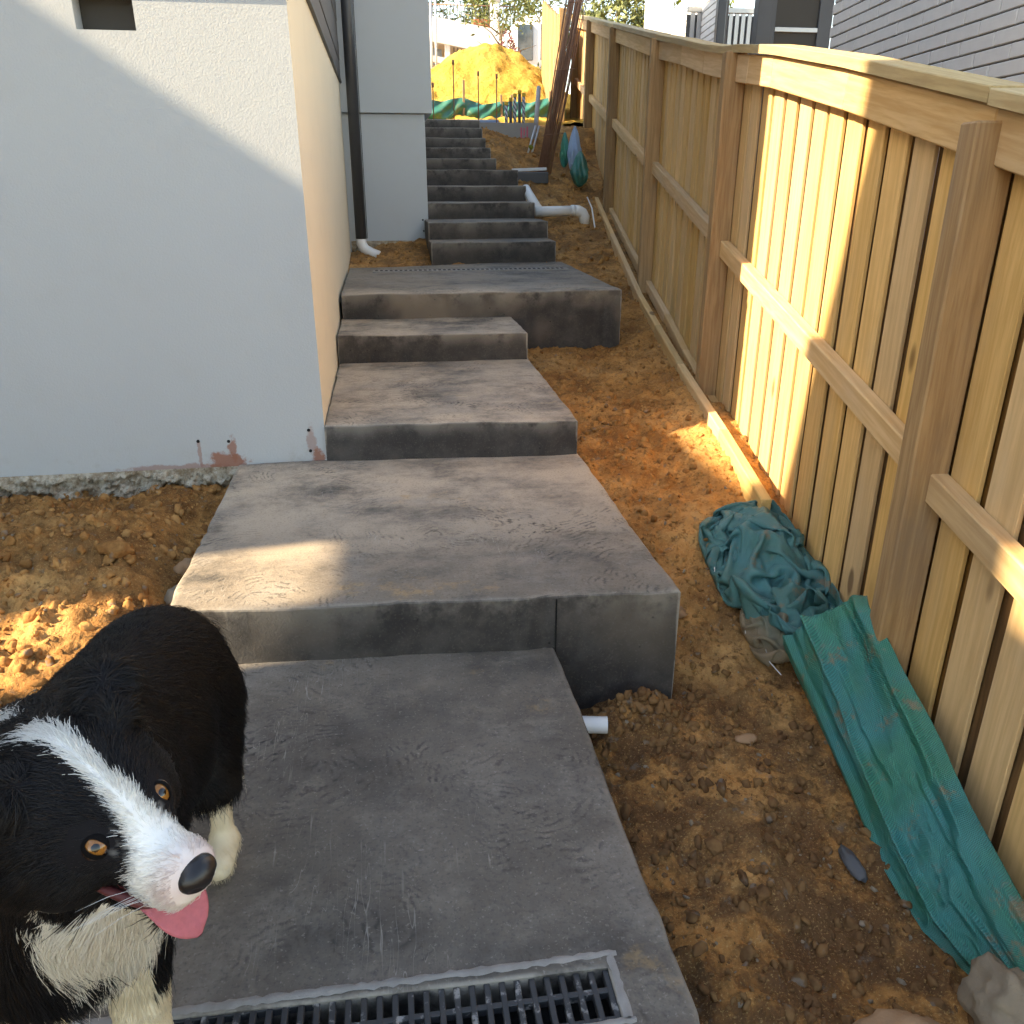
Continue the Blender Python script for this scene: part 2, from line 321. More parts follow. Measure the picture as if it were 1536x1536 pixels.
M['pvc'] = m_plain('white_pvc', (0.74, 0.75, 0.75), 0.35, 0.06, 9, spec=0.5)
M['pipe'] = m_plain('charcoal_downpipe', (0.048, 0.052, 0.060), 0.38, 0.1, 3, spec=0.5)
M['clad'] = m_plain('grey_cladding', (0.125, 0.115, 0.11), 0.6, 0.12, 3)
def m_grate():
    t = NT('grate_plastic'); v = t.coord('Object'); oi = t.n.new('ShaderNodeNewGeometry'); n = t.noise(oi.outputs['Position'], 26, 4, 0.7)
    col = t.mix(t.ramp(n, 0.56, 0.66), (0.030, 0.031, 0.034), (0.26, 0.25, 0.24)); return t.done(col, 0.5, None, 0.5)
M['grate'] = m_grate()
M['void'] = m_plain('drain_bottom', (0.012, 0.012, 0.012), 0.9, 0.2)
M['brick'] = m_plain('grey_block', (0.66, 0.665, 0.66), 0.9, 0.14, 7, 0.5)
M['mortar'] = m_plain('mortar', (0.16, 0.155, 0.155), 0.95, 0.15, 20, 0.4)
M['rust'] = m_plain('rusty_steel', (0.29, 0.150, 0.095), 0.85, 0.4, 15, 0.3)
M['stake'] = m_plain('hardwood_stake', (0.30, 0.21, 0.13), 0.9, 0.25, 12)
M['white'] = m_plain('white_paint', (0.62, 0.62, 0.60), 0.5, 0.05, 3)
M['steel'] = m_plain('galvanised_steel', (0.48, 0.49, 0.50), 0.4, 0.1, 10, metal=0.6)
M['dark'] = m_plain('dark_frame', (0.085, 0.09, 0.098), 0.5, 0.1, 3)
M['screen'] = m_plain('fly_screen', (0.050, 0.046, 0.040), 0.65, 0.1, 2)
def m_glass():
    t = NT('window_glass'); v = t.coord(); return t.done(t.mix(t.noise(v, 2, 3), (0.02, 0.03, 0.04), (0.07, 0.10, 0.13)), 0.08, None, 0.8)
M['glass'] = m_glass()
M['beam'] = m_plain('grey_concrete_beam', (0.30, 0.285, 0.27), 0.9, 0.1, 10, 0.3)
def m_footing():
    t = NT('rough_footing'); v = t.coord(); a = t.noise(v, 14, 6, 0.75); b = t.noise(v, 55, 4, 0.7)
    col = t.mix(t.ramp(a, 0.38, 0.62), (0.26, 0.19, 0.12), (0.52, 0.46, 0.36)); col = t.mix(t.math('MULTIPLY', t.ramp(b, 0.55, 0.68), 0.7), col, (0.10, 0.075, 0.05)); col = t.mix(t.math('MULTIPLY', t.ramp(b, 0.40, 0.32), 0.6), col, (0.60, 0.57, 0.50))
    return t.done(col, 0.95, t.bump(t.math('ADD', a, t.math('MULTIPLY', b, 0.6)), 0.9, 0.02), 0.15)
M['footing'] = m_footing()
M['rim_mortar'] = m_plain('pale_mortar', (0.30, 0.28, 0.26), 0.9, 0.35, 30, 0.5)
M['bluewrap'] = m_plain('blue_plastic', (0.27, 0.38, 0.55), 0.35, 0.25, 4, spec=0.5)
M['stone'] = m_plain('stone', (0.24, 0.19, 0.135), 0.85, 0.3, 14, 0.5)
M['redstone'] = m_plain('tan_stone', (0.34, 0.205, 0.115), 0.9, 0.25, 14, 0.5)
M['leaf'] = m_plain('leaf_green', (0.085, 0.125, 0.035), 0.6, 0.45, 3)
M['leaf2'] = m_plain('leaf_olive', (0.13, 0.15, 0.055), 0.6, 0.4, 3)
M['leaf3'] = m_plain('leaf_yellow_green', (0.20, 0.23, 0.03), 0.6, 0.3, 3)
M['leafred'] = m_plain('leaf_red', (0.13, 0.035, 0.045), 0.6, 0.4, 3)
M['bark'] = m_plain('bark', (0.20, 0.155, 0.11), 0.9, 0.3, 20, 0.5)
for k in ('leaf', 'leaf2', 'leaf3', 'leafred'):
    b = M[k].node_tree.nodes['Principled BSDF']; b.inputs['Subsurface Weight'].default_value = 0.0

# ------------------------------------------------------------------ ground
_zrY = [-30, 0, 1.0, 2.0, 2.3, 2.6, 3.0, 3.8, 4.9, 5.7, 6.5, 7.2, 8.5, 9.2, 10, 11, 11.7, 12.0, 13, 15, 20, 30, 60, 140]
_zrZ = [-0.9, -.32, -.30, -.26, -.25, -.15, -.03, .11, .23, .29, .42, .57, .80, .96, 1.16, 1.46, 1.72, 2.02, 2.10, 2.3, 2.85, 3.6, 5.2, 7.5]
_zlY = [-30, 0, 1.0, 1.9, 2.3, 2.8, 3.3, 3.75, 6, 7.3, 7.6, 8.8, 12, 13, 15, 20, 30, 60, 140]
_zlZ = [-0.6, -.12, -.08, -.02, .04, .10, .105, .085, .3, .60, .64, .70, 1.9, 2.10, 2.3, 2.85, 3.6, 5.2, 7.5]
def base_z(x, y):
    zr = np.interp(y, _zrY, _zrZ); zl = np.interp(y, _zlY, _zlZ); w = sstep(-0.72, 0.5, x)
    z = zl * (1 - w) + zr * w
    z = z - 0.13 * np.exp(-((x + 0.80) / 0.10) ** 2) * sstep(3.7, 3.2, y) * sstep(1.0, 2.2, y)          # trench beside the second slab
    z = z + 0.26 * np.exp(-((x - 1.45) / 0.35) ** 2) * sstep(9.8, 11.2, y) * sstep(11.95, 11.7, y)       # fill heaped against the top steps
    z = z + 0.10 * np.exp(-(((x - 0.74) / 0.13) ** 2 + ((y - 2.14) / 0.08) ** 2))                        # spoil by the pipe stub
    z = z + 0.055 * np.exp(-((x - 1.12 - 0.14 * y) / 0.22) ** 2) * sstep(2.5, 3.0, y) * sstep(7.5, 6, y)
    z = z + 0.035 * np.exp(-(((x - 0.86) / 0.15) ** 4 + ((y - 1.55) / 0.2) ** 4))
    z = z + 0.07 * np.exp(-(((x + 1.15) / 0.45) ** 2 + ((y - 3.1) / 0.22) ** 2))
    return z
_bz = base_z
def base_z(x, y):
    z = _bz(x, y); ins = sstep(-0.70, -0.66, x) * sstep(0.47, 0.44, x) * sstep(2.34, 2.30, y)
    return np.where(ins > 0, np.minimum(z, z * (1 - ins) + (-0.16) * ins), z)
def ground_z(x, y, fine=1.0):
    z = base_z(x, y)
    n = 0.030 * fbm(x * 3.1, y * 3.1, 0.3, 3)
    rid = 1 - np.abs(fbm(x * 9, y * 9, 2.2, 4, 0.55)); n = n + 0.020 * (rid - 0.6)
    cl = np.maximum(fbm(x * 24, y * 24, 5.1, 3, 0.6), 0); n = n + 0.020 * cl + 0.009 * (1 - np.abs(fbm(x * 42, y * 42, 1.0, 3, .6))) + 0.004 * fbm(x * 90, y * 90, 4.0, 1)
    amt = sstep(-0.9, -1.3, x) * 0.5 + 0.85 + 0.35 * sstep(9, 10.5, y)
    return z + n * amt * fine
def axis(segs):
    out = [segs[0][0]]
    for a, b, s in segs:
        k = max(1, int(round((b - a) / s))); out += list(np.linspace(a, b, k + 1)[1:])
    return np.array(out)
gx = axis([(-80, -20, 10), (-20, -4, 2), (-4, -2.0, 0.2), (-2.0, 1.8, 0.0135), (1.8, 3.2, 0.03), (3.2, 6, 0.3), (6, 20, 2), (20, 80, 10)])
gy = axis([(-30, -2, 4), (-2, 0.5, 0.15), (0.5, 5.9, 0.0135), (5.9, 12.4, 0.028), (12.4, 16, 0.2), (16, 30, 1), (30, 140, 10)])
GX, GY = np.meshgrid(gx, gy); fade = sstep(-2.6, -2.0, GX) * sstep(4.5, 3.2, GX) * sstep(-1, 0.3, GY) * sstep(15, 12.5, GY)
GZ = np.where(fade > 0, ground_z(GX, GY), base_z(GX, GY)) * fade + base_z(GX, GY) * (1 - fade)
ny, nx = GX.shape; ii = np.arange(ny * nx).reshape(ny, nx)
Q = np.stack([ii[:-1, :-1], ii[:-1, 1:], ii[1:, 1:], ii[1:, :-1]], -1).reshape(-1, 4)
tag(mk_np('ground', np.stack([GX, GY, GZ], -1).reshape(-1, 3), Q, M['soil']), kind='structure')

# loose clods and grit lying on the soil (uncountable)
def lump(n=1, seed=0):
    bm = bmesh.new(); bmesh.ops.create_icosphere(bm, subdivisions=n, radius=1.0)
    V = np.array([v.co[:] for v in bm.verts]); F = np.array([[v.index for v in f.verts] for f in bm.faces]); bm.free()
    V = V * (1 + 0.30 * vnoise(V[:, 0] * 1.7 + seed * 7.1, V[:, 1] * 1.7, V[:, 2] * 1.7 + seed)[:, None] + 0.12 * vnoise(V[:, 0] * 4 + seed, V[:, 1] * 4, V[:, 2] * 4)[:, None])
    return V, F
def chunk(seed):
    V, F = lump(2, seed); rg = np.random.default_rng(seed)
    for _ in range(9):
        d = rg.normal(size=3); d /= np.linalg.norm(d); k = rg.uniform(.45, .75); h = V @ d; V = V - np.outer(np.maximum(h - k, 0), d)
    return V * (1 + 0.10 * vnoise(V[:, 0] * 5 + seed, V[:, 1] * 5, V[:, 2] * 5)[:, None]), F
LUMPS = [chunk(s) for s in range(8)]
def rotm(a, b, c): return np.array((Matrix.Rotation(a, 3, 'X') @ Matrix.Rotation(b, 3, 'Y') @ Matrix.Rotation(c, 3, 'Z')))
def scatter(name, n, region, rmin, rmax, mat, power=3.0):
    V = []; F = []; k = 0; o = 0
    while k < n:
        x, y = region(); ok = True
        if -0.73 < x < 0.485 and y < 2.3: ok = False
        if -0.72 < x < 0.885 and 2.2 < y < 3.72: ok = False
        if -0.32 < x < 0.875 and 3.6 < y < 5.7: ok = False
        if -0.32 < x < 1.64 and 5.6 < y < 7.8: ok = False
        if x < -0.3 and y > 3.68: ok = False
        if x > 1.12 + 0.14 * y: ok = False
        if not ok: continue
        r = rmin + (rmax - rmin) * random.random() ** power; lv, lf = LUMPS[k % 8]
        m = rotm(random.random() * 6, random.random() * 6, random.random() * 6) * np.array([1, random.uniform(.6, 1), random.uniform(.55, .9)])
        z = float(ground_z(np.array([x]), np.array([y]))[0])
        V.append(lv @ m.T * r + np.array([x, y, z + r * 0.02])); F.append(lf + o); o += len(lv); k += 1
    return mk_np(name, np.concatenate(V), np.concatenate(F), mat, smooth=False)
def reg_right():
    y = 0.6 + 5.4 * random.random() ** 1.5; return random.uniform(0.48, 1.15 + 0.14 * y), y
def reg_left(): return random.uniform(-1.75, -0.74), random.uniform(1.5, 3.68)
def reg_far():
    y = random.uniform(6, 11.8); return random.uniform(1.3, 1.15 + 0.14 * y), y
def reg_mid(): return random.uniform(-0.25, 0.42), random.uniform(7.75, 8.7)
tag(scatter('soil_crumbs', 4200, reg_right, 0.003, 0.030, M['clod'], 4.5), 'loose crumbs and clods of clay soil beside the concrete path', 'soil', kind='stuff')
tag(scatter('soil_crumbs', 2300, reg_left, 0.003, 0.034, M['clod'], 4.0), 'loose crumbs and clods of orange soil below the white wall', 'soil', kind='stuff')
tag(scatter('soil_crumbs', 700, reg_far, 0.006, 0.045, M['clod'], 3.0), 'loose clods of brown soil beside the upper steps', 'soil', kind='stuff')
tag(scatter('soil_crumbs', 120, reg_mid, 0.005, 0.03, M['clod'], 3.0), 'crumbs of orange soil below the charcoal downpipe', 'soil', kind='stuff')

def reg_spoil(): return 0.74 + random.gauss(0, .10), 2.12 + random.gauss(0, .06)
tag(scatter('clay_spoil', 260, reg_spoil, 0.004, 0.030, M['clod'], 2.2), 'crumbly heap of clay spoil against the second slab by the white pipe stub', 'soil', kind='stuff')
def reg_chip():
    y = random.uniform(0.9, 3.4); return random.uniform(0.52, 1.12 + 0.14 * y), y
tag(scatter('gravel_chips', 260, reg_chip, 0.003, 0.013, M['stone'], 2.0), 'scattered grey gravel chips on the dark soil by the fence', 'gravel', kind='stuff')
tag(scatter('gravel_chips', 170, reg_left, 0.003, 0.012, M['stone'], 2.0), 'scattered grey gravel chips on the soil below the white wall', 'gravel', kind='stuff')
# ------------------------------------------------------------------ concrete path: slabs and steps
path = tag(empty('path', (0, 0, 0)), 'charcoal concrete path of broad slabs and steps climbing past the house', kind='structure')
def slab(name, c, zt, zb, parent, hole=None, step=0.03, arris=0.010, seed=0):
    """c: corners front-left, front-right, back-right, back-left (x, y). hole: (x0, x1, y0, y1) cut through the top."""
    c = np.array(c, float); Lx = np.linalg.norm(c[1] - c[0]); Ly = np.linalg.norm(c[3] - c[0])
    us = list(np.linspace(0, 1, max(4, int(Lx / step)) + 1)); vs = list(np.linspace(0, 1, max(3, int(Ly / step)) + 1))
    us = sorted(set([0, arris * .35 / Lx, arris / Lx, 1 - arris / Lx, 1 - arris * .35 / Lx, 1] + us)); vs = sorted(set([0, arris * .35 / Ly, arris / Ly, 1 - arris / Ly, 1 - arris * .35 / Ly, 1] + vs))
    if hole:
        hu = [(hole[0] - c[0][0]) / Lx, (hole[1] - c[0][0]) / Lx]; hv = [(hole[2] - c[0][1]) / Ly, (hole[3] - c[0][1]) / Ly]
        us = sorted(set([u for u in us if min(abs(u - q) for q in hu) > 0.004] + hu)); vs = sorted(set([v for v in vs if min(abs(v - q) for q in hv) > 0.004] + hv))
    us = np.array(us); vs = np.array(vs); U, Vv = np.meshgrid(us, vs)
    P = (c[0] * ((1 - U) * (1 - Vv))[..., None] + c[1] * (U * (1 - Vv))[..., None] + c[2] * (U * Vv)[..., None] + c[3] * ((1 - U) * Vv)[..., None])
    ed = np.minimum(np.minimum(U, 1 - U) * Lx, np.minimum(Vv, 1 - Vv) * Ly)
    drop = np.where(ed < arris, arris * 0.8 * (1 - np.clip(ed / arris, 0, 1)) ** 2, 0)
    wob = 0.004 * fbm(P[..., 0] * 6 + seed, P[..., 1] * 6, 1.1 + seed, 3) * np.exp(-ed / 0.02)
    dirx = np.where(np.minimum(U, 1 - U) * Lx < 0.02, np.sign(U - .5), 0); diry = np.where(np.minimum(Vv, 1 - Vv) * Ly < 0.02, np.sign(Vv - .5), 0)
    chip = 0.012 * np.maximum(fbm(P[..., 0] * 17 + seed, P[..., 1] * 17, 9.0, 2) - 0.75, 0)
    X = P[..., 0] + dirx * (wob - chip); Y = P[..., 1] + diry * (wob - chip)
    Z = zt - drop + 0.0035 * fbm(P[..., 0] * 3, P[..., 1] * 3, 2.0 + seed, 3)
    V = np.stack([X, Y, Z], -1).reshape(-1, 3).tolist(); ny, nx = U.shape; F = []
    inh = lambda a, b: hole and hu[0] - 1e-6 < a < hu[1] + 1e-6 and hv[0] - 1e-6 < b < hv[1] + 1e-6
    for j in range(ny - 1):
        for i in range(nx - 1):
            if inh((us[i] + us[i + 1]) / 2, (vs[j] + vs[j + 1]) / 2): continue
            a = j * nx + i; F.append((a, a + 1, a + nx + 1, a + nx))
    def skirt(idx, zlow, flip=False, inner=False):
        rows = [idx]; prev = idx; nz = 1 if inner else 4
        for k in range(1, nz + 1):
            new = []
            for q in idx:
                x, y, z = V[q]; t = k / nz
                jit = 0 if inner else 0.0025 * math.sin(q * 12.9 + k * 4.1) * 0.5
                V.append([x + jit, y + jit, z + (zlow - z) * t]); new.append(len(V) - 1)
            for m in range(len(idx) - 1):
                f = (prev[m], prev[m + 1], new[m + 1], new[m]); F.append(f[::-1] if not flip else f)
            prev = new
    g = lambda j, i: j * nx + i
    skirt([g(0, i) for i in range(nx)], zb); skirt([g(j, nx - 1) for j in range(ny)], zb)
    skirt([g(ny - 1, i) for i in range(nx)][::-1], zb); skirt([g(j, 0) for j in range(ny)][::-1], zb)
    if hole:
        i0 = int(np.argmin(abs(us - hu[0]))); i1 = int(np.argmin(abs(us - hu[1]))); j0 = int(np.argmin(abs(vs - hv[0]))); j1 = int(np.argmin(abs(vs - hv[1])))
        dz = zt - 0.09
        skirt([g(j0, i) for i in range(i0, i1 + 1)], dz, True, True); skirt([g(j, i1) for j in range(j0, j1 + 1)], dz, True, True)
        skirt([g(j1, i) for i in range(i0, i1 + 1)][::-1], dz, True, True); skirt([g(j, i0) for j in range(j0, j1 + 1)][::-1], dz, True, True)
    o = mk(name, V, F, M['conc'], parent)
    bm = bmesh.new(); bm.from_mesh(o.data); bmesh.ops.recalc_face_normals(bm, faces=bm.faces)
    for f in bm.faces: f.smooth = abs(f.normal.z) > 0.8
    bm.to_mesh(o.data); bm.free()
    return o
DR = (-0.66, 0.352, 0.985, 1.112)                                         # the near drain opening
slab('slab', [(-0.72, 0.10), (0.488, 0.10), (0.482, 2.30), (-0.72, 2.36)], 0.0, -0.45, path, hole=DR, seed=1)
slab('slab', [(-0.712, 2.302), (0.874, 2.218), (0.870, 3.72), (-0.712, 3.716)], 0.192, -0.45, path, seed=2)
plank('joint', (0.478, 2.2345, -0.40), (0.478, 2.2345, 0.180), (1, 0, 0), 0.004, 0.006, M['void'], path, 0)
slab('slab', [(-0.308, 3.695), (0.862, 3.632), (0.868, 5.15), (-0.300, 5.15)], 0.362, 0.0, path, seed=3)
slab('slab', [(-0.300, 5.088), (0.856, 5.022), (0.852, 5.75), (-0.300, 5.75)], 0.530, 0.1, path, seed=4)
slab('slab', [(-0.292, 5.690), (1.625, 5.662), (1.640, 7.90), (-0.292, 7.46)], 0.696, 0.1, path, seed=5)
ST = [(7.77, .879), (8.19, 1.033), (8.86, 1.187), (9.46, 1.340), (10.0, 1.508), (10.12, 1.628), (10.5, 1.752), (10.9, 1.876), (11.24, 2.003), (11.52, 2.112)]
for k, (y, z) in enumerate(ST):
    xr = 1.585 if k < 5 else (1.345, 1.33, 1.32, 1.325, 1.325)[k - 5]; xl = 0.435 if k < 2 else 0.46
    yb = ST[k + 1][0] + 0.08 if k < 9 else 12.0
    slab('step', [(xl, y - 0.02), (xr, y + 0.03), (xr, yb), (xl, yb)], z, z - 0.6, path, step=0.05, seed=6 + k)

def grate(name, x0, x1, y0, y1, zt, pitch, label, rows=2):
    t = tag(empty(name, ((x0 + x1) / 2, (y0 + y1) / 2, zt)), label, 'drain grate')
    boxw('channel_bottom', (x0, y0, zt - 0.092), (x1, y1, zt - 0.080), M['void'], t, 0)
    for yy in (y0 + 0.006, (y0 + y1) / 2, y1 - 0.006):
        boxw('rail', (x0 + 0.004, yy - 0.0055, zt - 0.022), (x1 - 0.004, yy + 0.0055, zt - 0.0042), M['grate'], t, 0.001)
    for (a0, a1, b0, b1) in ((x0 - .02, x1 + .022, y1 - .001, y1 + .016), (x1 - .001, x1 + .020, y0, y1), (x0 - .02, x1 + .022, y0 - .012, y0 + .001)):
        g_ = Geo(); m_ = int((a1 - a0) / .012) + 2 if a1 - a0 > b1 - b0 else int((b1 - b0) / .012) + 2; V_ = []
        for i in range(m_):
            q = i / (m_ - 1); w1, w2 = random.uniform(-.003, .003), random.uniform(-.003, .003)
            if a1 - a0 > b1 - b0: V_ += [(a0 + (a1 - a0) * q, b0 + w1, zt + .0005), (a0 + (a1 - a0) * q, (b0 + b1) / 2, zt + .0052), (a0 + (a1 - a0) * q, b1 + w2, zt + .0002)]
            else: V_ += [(a0 + w1, b0 + (b1 - b0) * q, zt + .0005), ((a0 + a1) / 2, b0 + (b1 - b0) * q, zt + .0052), (a1 + w2, b0 + (b1 - b0) * q, zt + .0002)]
        g_.add(V_, [(3 * i + k_, 3 * i + k_ + 1, 3 * i + k_ + 4, 3 * i + k_ + 3) for i in range(m_ - 1) for k_ in (0, 1)]); g_.build('mortar_rim', M['rim_mortar'], t, True)
    n = int((x1 - x0) / pitch); me = bm_mesh('bar', box_bm(pitch * 0.42, y1 - y0 - 0.004, 0.018, 0.0015)); me.materials.append(M['grate'])
    for i in range(n + 1):
        o = bpy.data.objects.new('bar', me); S.collection.objects.link(o); o.parent = t; o.matrix_parent_inverse = Matrix.Translation(-t.location)
        o.location = (x0 + 0.008 + (x1 - x0 - 0.016) * i / n, (y0 + y1) / 2, zt - 0.0125)
    return t
grate('drain_grate', DR[0], DR[1], DR[2], DR[3], 0.0, 0.0285, 'dark slotted drain grate set in the nearest concrete slab')
t = tag(empty('drain_grate', (0.72, 7.1, .70)), 'narrow slotted drain across the landing below the upper steps', 'drain grate')
boxw('strip', (-0.09, 7.06, 0.690), (1.55, 7.16, 0.7050), M['rim_mortar'], t, 0.001)
g = Geo()
for i in range(40): g.box((-0.07 + i * 0.040, 7.078, 0.7030), (-0.048 + i * 0.040, 7.142, 0.7062))
g.build('slot', M['void'], t)['kind'] = 'stuff'

# ------------------------------------------------------------------ the house on the left
XH = -0.31; YH = 3.718; YE = 8.75
house = tag(empty('house', (-2.5, 5, 0)), 'white rendered house with grey cladding on the left of the path', 'house')
def wall_with_holes(name, mat, parent, xs, zs, holes, y, depth):
    """front wall facing -y with niches: holes as (x0, x1, z0, z1)"""
    xs = sorted(set(list(xs) + [h for q in holes for h in q[:2]])); zs = sorted(set(list(zs) + [h for q in holes for h in q[2:]])); g = Geo()
    for i in range(len(xs) - 1):
        for j in range(len(zs) - 1):
            cx, cz = (xs[i] + xs[i + 1]) / 2, (zs[j] + zs[j + 1]) / 2
            if any(h[0] < cx < h[1] and h[2] < cz < h[3] for h in holes): continue
            g.quad((xs[i], y, zs[j]), (xs[i + 1], y, zs[j]), (xs[i + 1], y, zs[j + 1]), (xs[i], y, zs[j + 1]))
    for h in holes:
        x0, x1, z0, z1 = h; y1 = y + depth
        g.quad((x0, y, z0), (x0, y1, z0), (x0, y1, z1), (x0, y, z1)); g.quad((x1, y, z1), (x1, y1, z1), (x1, y1, z0), (x1, y, z0))
        g.quad((x0, y, z0), (x1, y, z0), (x1, y1, z0), (x0, y1, z0)); g.quad((x0, y, z1), (x0, y1, z1), (x1, y1, z1), (x1, y, z1))
    return g.build(name, mat, parent)
fw_ = wall_with_holes('front_wall', M['stucco'], house, [-6, XH], [0.178, 2.040], [(-1.085, -0.872, 1.922, 2.038)], YH, 0.11)
under(boxw('vent', (-1.084, YH + 0.085, 1.923), (-0.873, YH + 0.108, 2.037), M['screen'], None, 0), fw_)
boxw('flashing', (-6, YH - 0.006, 2.043), (XH + 0.004, YH + 0.05, 2.062), M['dark'], house, 0.002)
for k in range(28): boxw('cladding_board', (-6, YH + 0.002 + 0.004 * (k % 2), 2.064 + k * 0.158), (XH - 0.012, YH + 0.03, 2.064 + k * 0.158 + 0.154), M['clad'], house, 0.003)
g = Geo(); g.quad((XH, YH, 0.178), (XH, YE, 0.178), (XH, YE, 2.235), (XH, YH, 2.235)); g.build('side_wall', M['cream'], house)
boxw('footing', (-6, YH + 0.004, -0.5), (XH - 0.004, YH + 0.3, 0.180), M['footing'], house, 0)
# rough broken edge of the footing under the render
gv = []; nx_, nz_ = 420, 34; xs_ = np.linspace(-3.0, -0.70, nx_); zs_ = np.linspace(-0.05, 0.183, nz_)
XX, ZZ = np.meshgrid(xs_, zs_); YY = YH - 0.002 - 0.042 * np.clip(fbm(XX * 14, ZZ * 22, 3.0, 5, .72) + 0.5, 0, 1.8) * sstep(0.186, 0.14, ZZ)
kk = np.arange(nx_ * nz_).reshape(nz_, nx_)
mk_np('footing_face', np.stack([XX, YY, ZZ], -1).reshape(-1, 3), np.stack([kk[:-1, :-1], kk[:-1, 1:], kk[1:, 1:], kk[1:, :-1]], -1).reshape(-1, 4), M['footing'], house)
boxw('side_footing', (XH - 0.3, YH + 0.31, -0.4), (XH - 0.003, YE, 0.180), M['footing'], house, 0)
for (x, z) in ((-0.871, .308), (-0.739, .302), (-0.381, .339), (-0.381, .240)):
    under(tube('bolt_hole', [(x, YH - 0.0015, z), (x, YH + 0.004, z)], 0.0075, M['void'], None, 10), fw_)
for k in range(26): boxw('cladding_board', (XH - 0.02, YH + 0.034, 2.262 + k * 0.158), (XH + 0.012 + 0.004 * (k % 2), YE, 2.262 + k * 0.158 + 0.150), M['clad'], house, 0.003)
boxw('cladding_backing', (-0.5, YH + 0.034, 2.25), (XH + 0.004, YE, 6.4), M['dark'], house, 0)
boxw('cladding_trim', (XH - 0.02, YH - 0.004, 2.236), (XH + 0.020, YE, 2.258), M['dark'], house, 0.002)
boxw('upper_storey', (-6, YH + 0.06, 2.05), (-0.51, 13.0, 6.5), M['stucco2'], house, 0)
# projecting rear wing that faces the camera
boxw('wing_lower_wall', (XH, YE, 0.82), (0.470, 12.6, 1.985), M['stucco2'], house, 0.004)
boxw('wing_upper_wall', (XH - 0.1, YE - 0.035, 1.990), (0.542, 13.0, 6.5), M['stucco2'], house, 0.004)
gv = Geo(); nx_, nz_ = 70, 26; xs_ = np.linspace(XH, 0.467, nx_); zs_ = np.linspace(0.62, 0.835, nz_)
XX, ZZ = np.meshgrid(xs_, zs_); YY = YE - 0.004 - 0.045 * np.clip(fbm(XX * 13, ZZ * 17, 7.0, 4, .6) + 0.5, 0, 1.6) * sstep(0.84, 0.78, ZZ)
kk = np.arange(nx_ * nz_).reshape(nz_, nx_)
mk_np('wing_footing', np.stack([XX, YY, ZZ], -1).reshape(-1, 3), np.stack([kk[:-1, :-1], kk[:-1, 1:], kk[1:, 1:], kk[1:, :-1]], -1).reshape(-1, 4), M['footing'], house)
boxw('wing_footing_core', (XH, YE + 0.004, 0.2), (0.466, 12.6, 0.818), M['footing'], house, 0)
for (x, z) in ((0.415, 1.03), (0.42, .925)): tube('bolt_hole', [(x, YE - 0.0015, z), (x, YE + 0.004, z)], 0.009, M['void'], house, 8)
# corner joint strip
boxw('corner_bead', (XH - 0.0005, YE - 0.13, 0.70), (XH + 0.008, YE - 0.115, 2.234), M['stucco2'], house, 0.002)
# downpipe
dp = tag(empty('downpipe', (-0.19, 8.35, 0.8)), 'charcoal downpipe with white elbow in the corner of the house', 'downpipe')
tube('pipe', [(-0.198, 8.45, 0.875), (-0.185, 8.45, 4.6)], 0.052, M['pipe'], dp, 20)
tube('elbow', [(-0.198, 8.45, 0.885), (-0.197, 8.448, 0.83), (-0.17, 8.43, 0.78), (-0.11, 8.40, 0.745), (-0.04, 8.37, 0.72)], 0.049, M['pvc'], dp, 18)
tube('seam', [(-0.138, 8.405, 0.88), (-0.128, 8.405, 4.6)], 0.004, M['pipe'], dp, 6)

# ------------------------------------------------------------------ unseen wall on the left, added and cut to cast the shadows (out of frame)
nb = tag(empty('shadow_wall', (-6, 1, 0)), 'unseen pale wall added out of frame to shade the path', 'house')
X0, X1 = -6.08, -6.0
def nbox(y0, y1, z0, z1): boxw('wall', (X0, y0, z0), (X1, y1, z1), M['stucco2'], nb, 0)
nbox(-6, 0.05, -0.6, 7.6); nbox(0.05, 0.39, -0.6, 5.50); nbox(0.05, 0.39, 6.02, 7.6); nbox(0.39, 0.90, -0.6, 7.6)
nbox(0.90, 1.40, -0.6, 5.1); nbox(1.40, 1.86, -0.6, 2.6); nbox(1.40, 1.86, 4.16, 5.1); nbox(1.86, 7.0, -0.6, 5.25)
X0 -= 0.004; X1 += 0.004
g = Geo(); P = [(0.904, 5.102), (1.86, 5.102), (2.06, 5.102), (1.94, 5.60), (1.61, 6.84), (1.47, 7.6), (0.904, 7.6)]
n = len(P); V = [(X0, y, z) for y, z in P] + [(X1, y, z) for y, z in P]
g.add(V, [tuple(range(n))[::-1], tuple(range(n, 2 * n))] + [(i, (i + 1) % n, n + (i + 1) % n, n + i) for i in range(n)]); g.build('shadow_edge', M['stucco2'], nb)

# ------------------------------------------------------------------ timber paling fence
FA, FB = 1.15, 0.14; FD = Vector((FB, 1, 0)).normalized(); FN = Vector((-FD.y, FD.x, 0))     # FN points to the path
def fp(y, z, off=0.0): return Vector((FA + FB * y, y, z)) + FN * off                         # off > 0 towards the path
_cy = [0.3, 1.0, 1.8, 3.0, 3.9, 4.3, 4.75, 5.3, 6.0, 6.98, 9.87, 12.4, 16.2]; _cz = [1.27, 1.40, 1.545, 1.775, 1.93, 1.985, 2.045, 2.136, 2.265, 2.42, 2.94, 3.40, 4.06]
capz = lambda y: float(np.interp(y, _cy, _cz))
fence = tag(empty('timber_fence', tuple(fp(2, -0.2))), 'long lapped and capped pine paling fence along the right of the path', 'fence')
posts = [2.02, 4.56, 6.93, 9.68, 12.42, 15.0]
for i, y in enumerate(posts + [-0.45]):
    if y < 0: continue
    zt = capz(y) - (0.012 if i else 0.055)
    a, b = fp(y, zt - 2.4, -0.055), fp(y, zt, -0.055)
    lean = 0.0
    plank('post', a, b + FN * lean * 0.0, FD, 0.085, 0.110, M['post'], fence, 0.005)
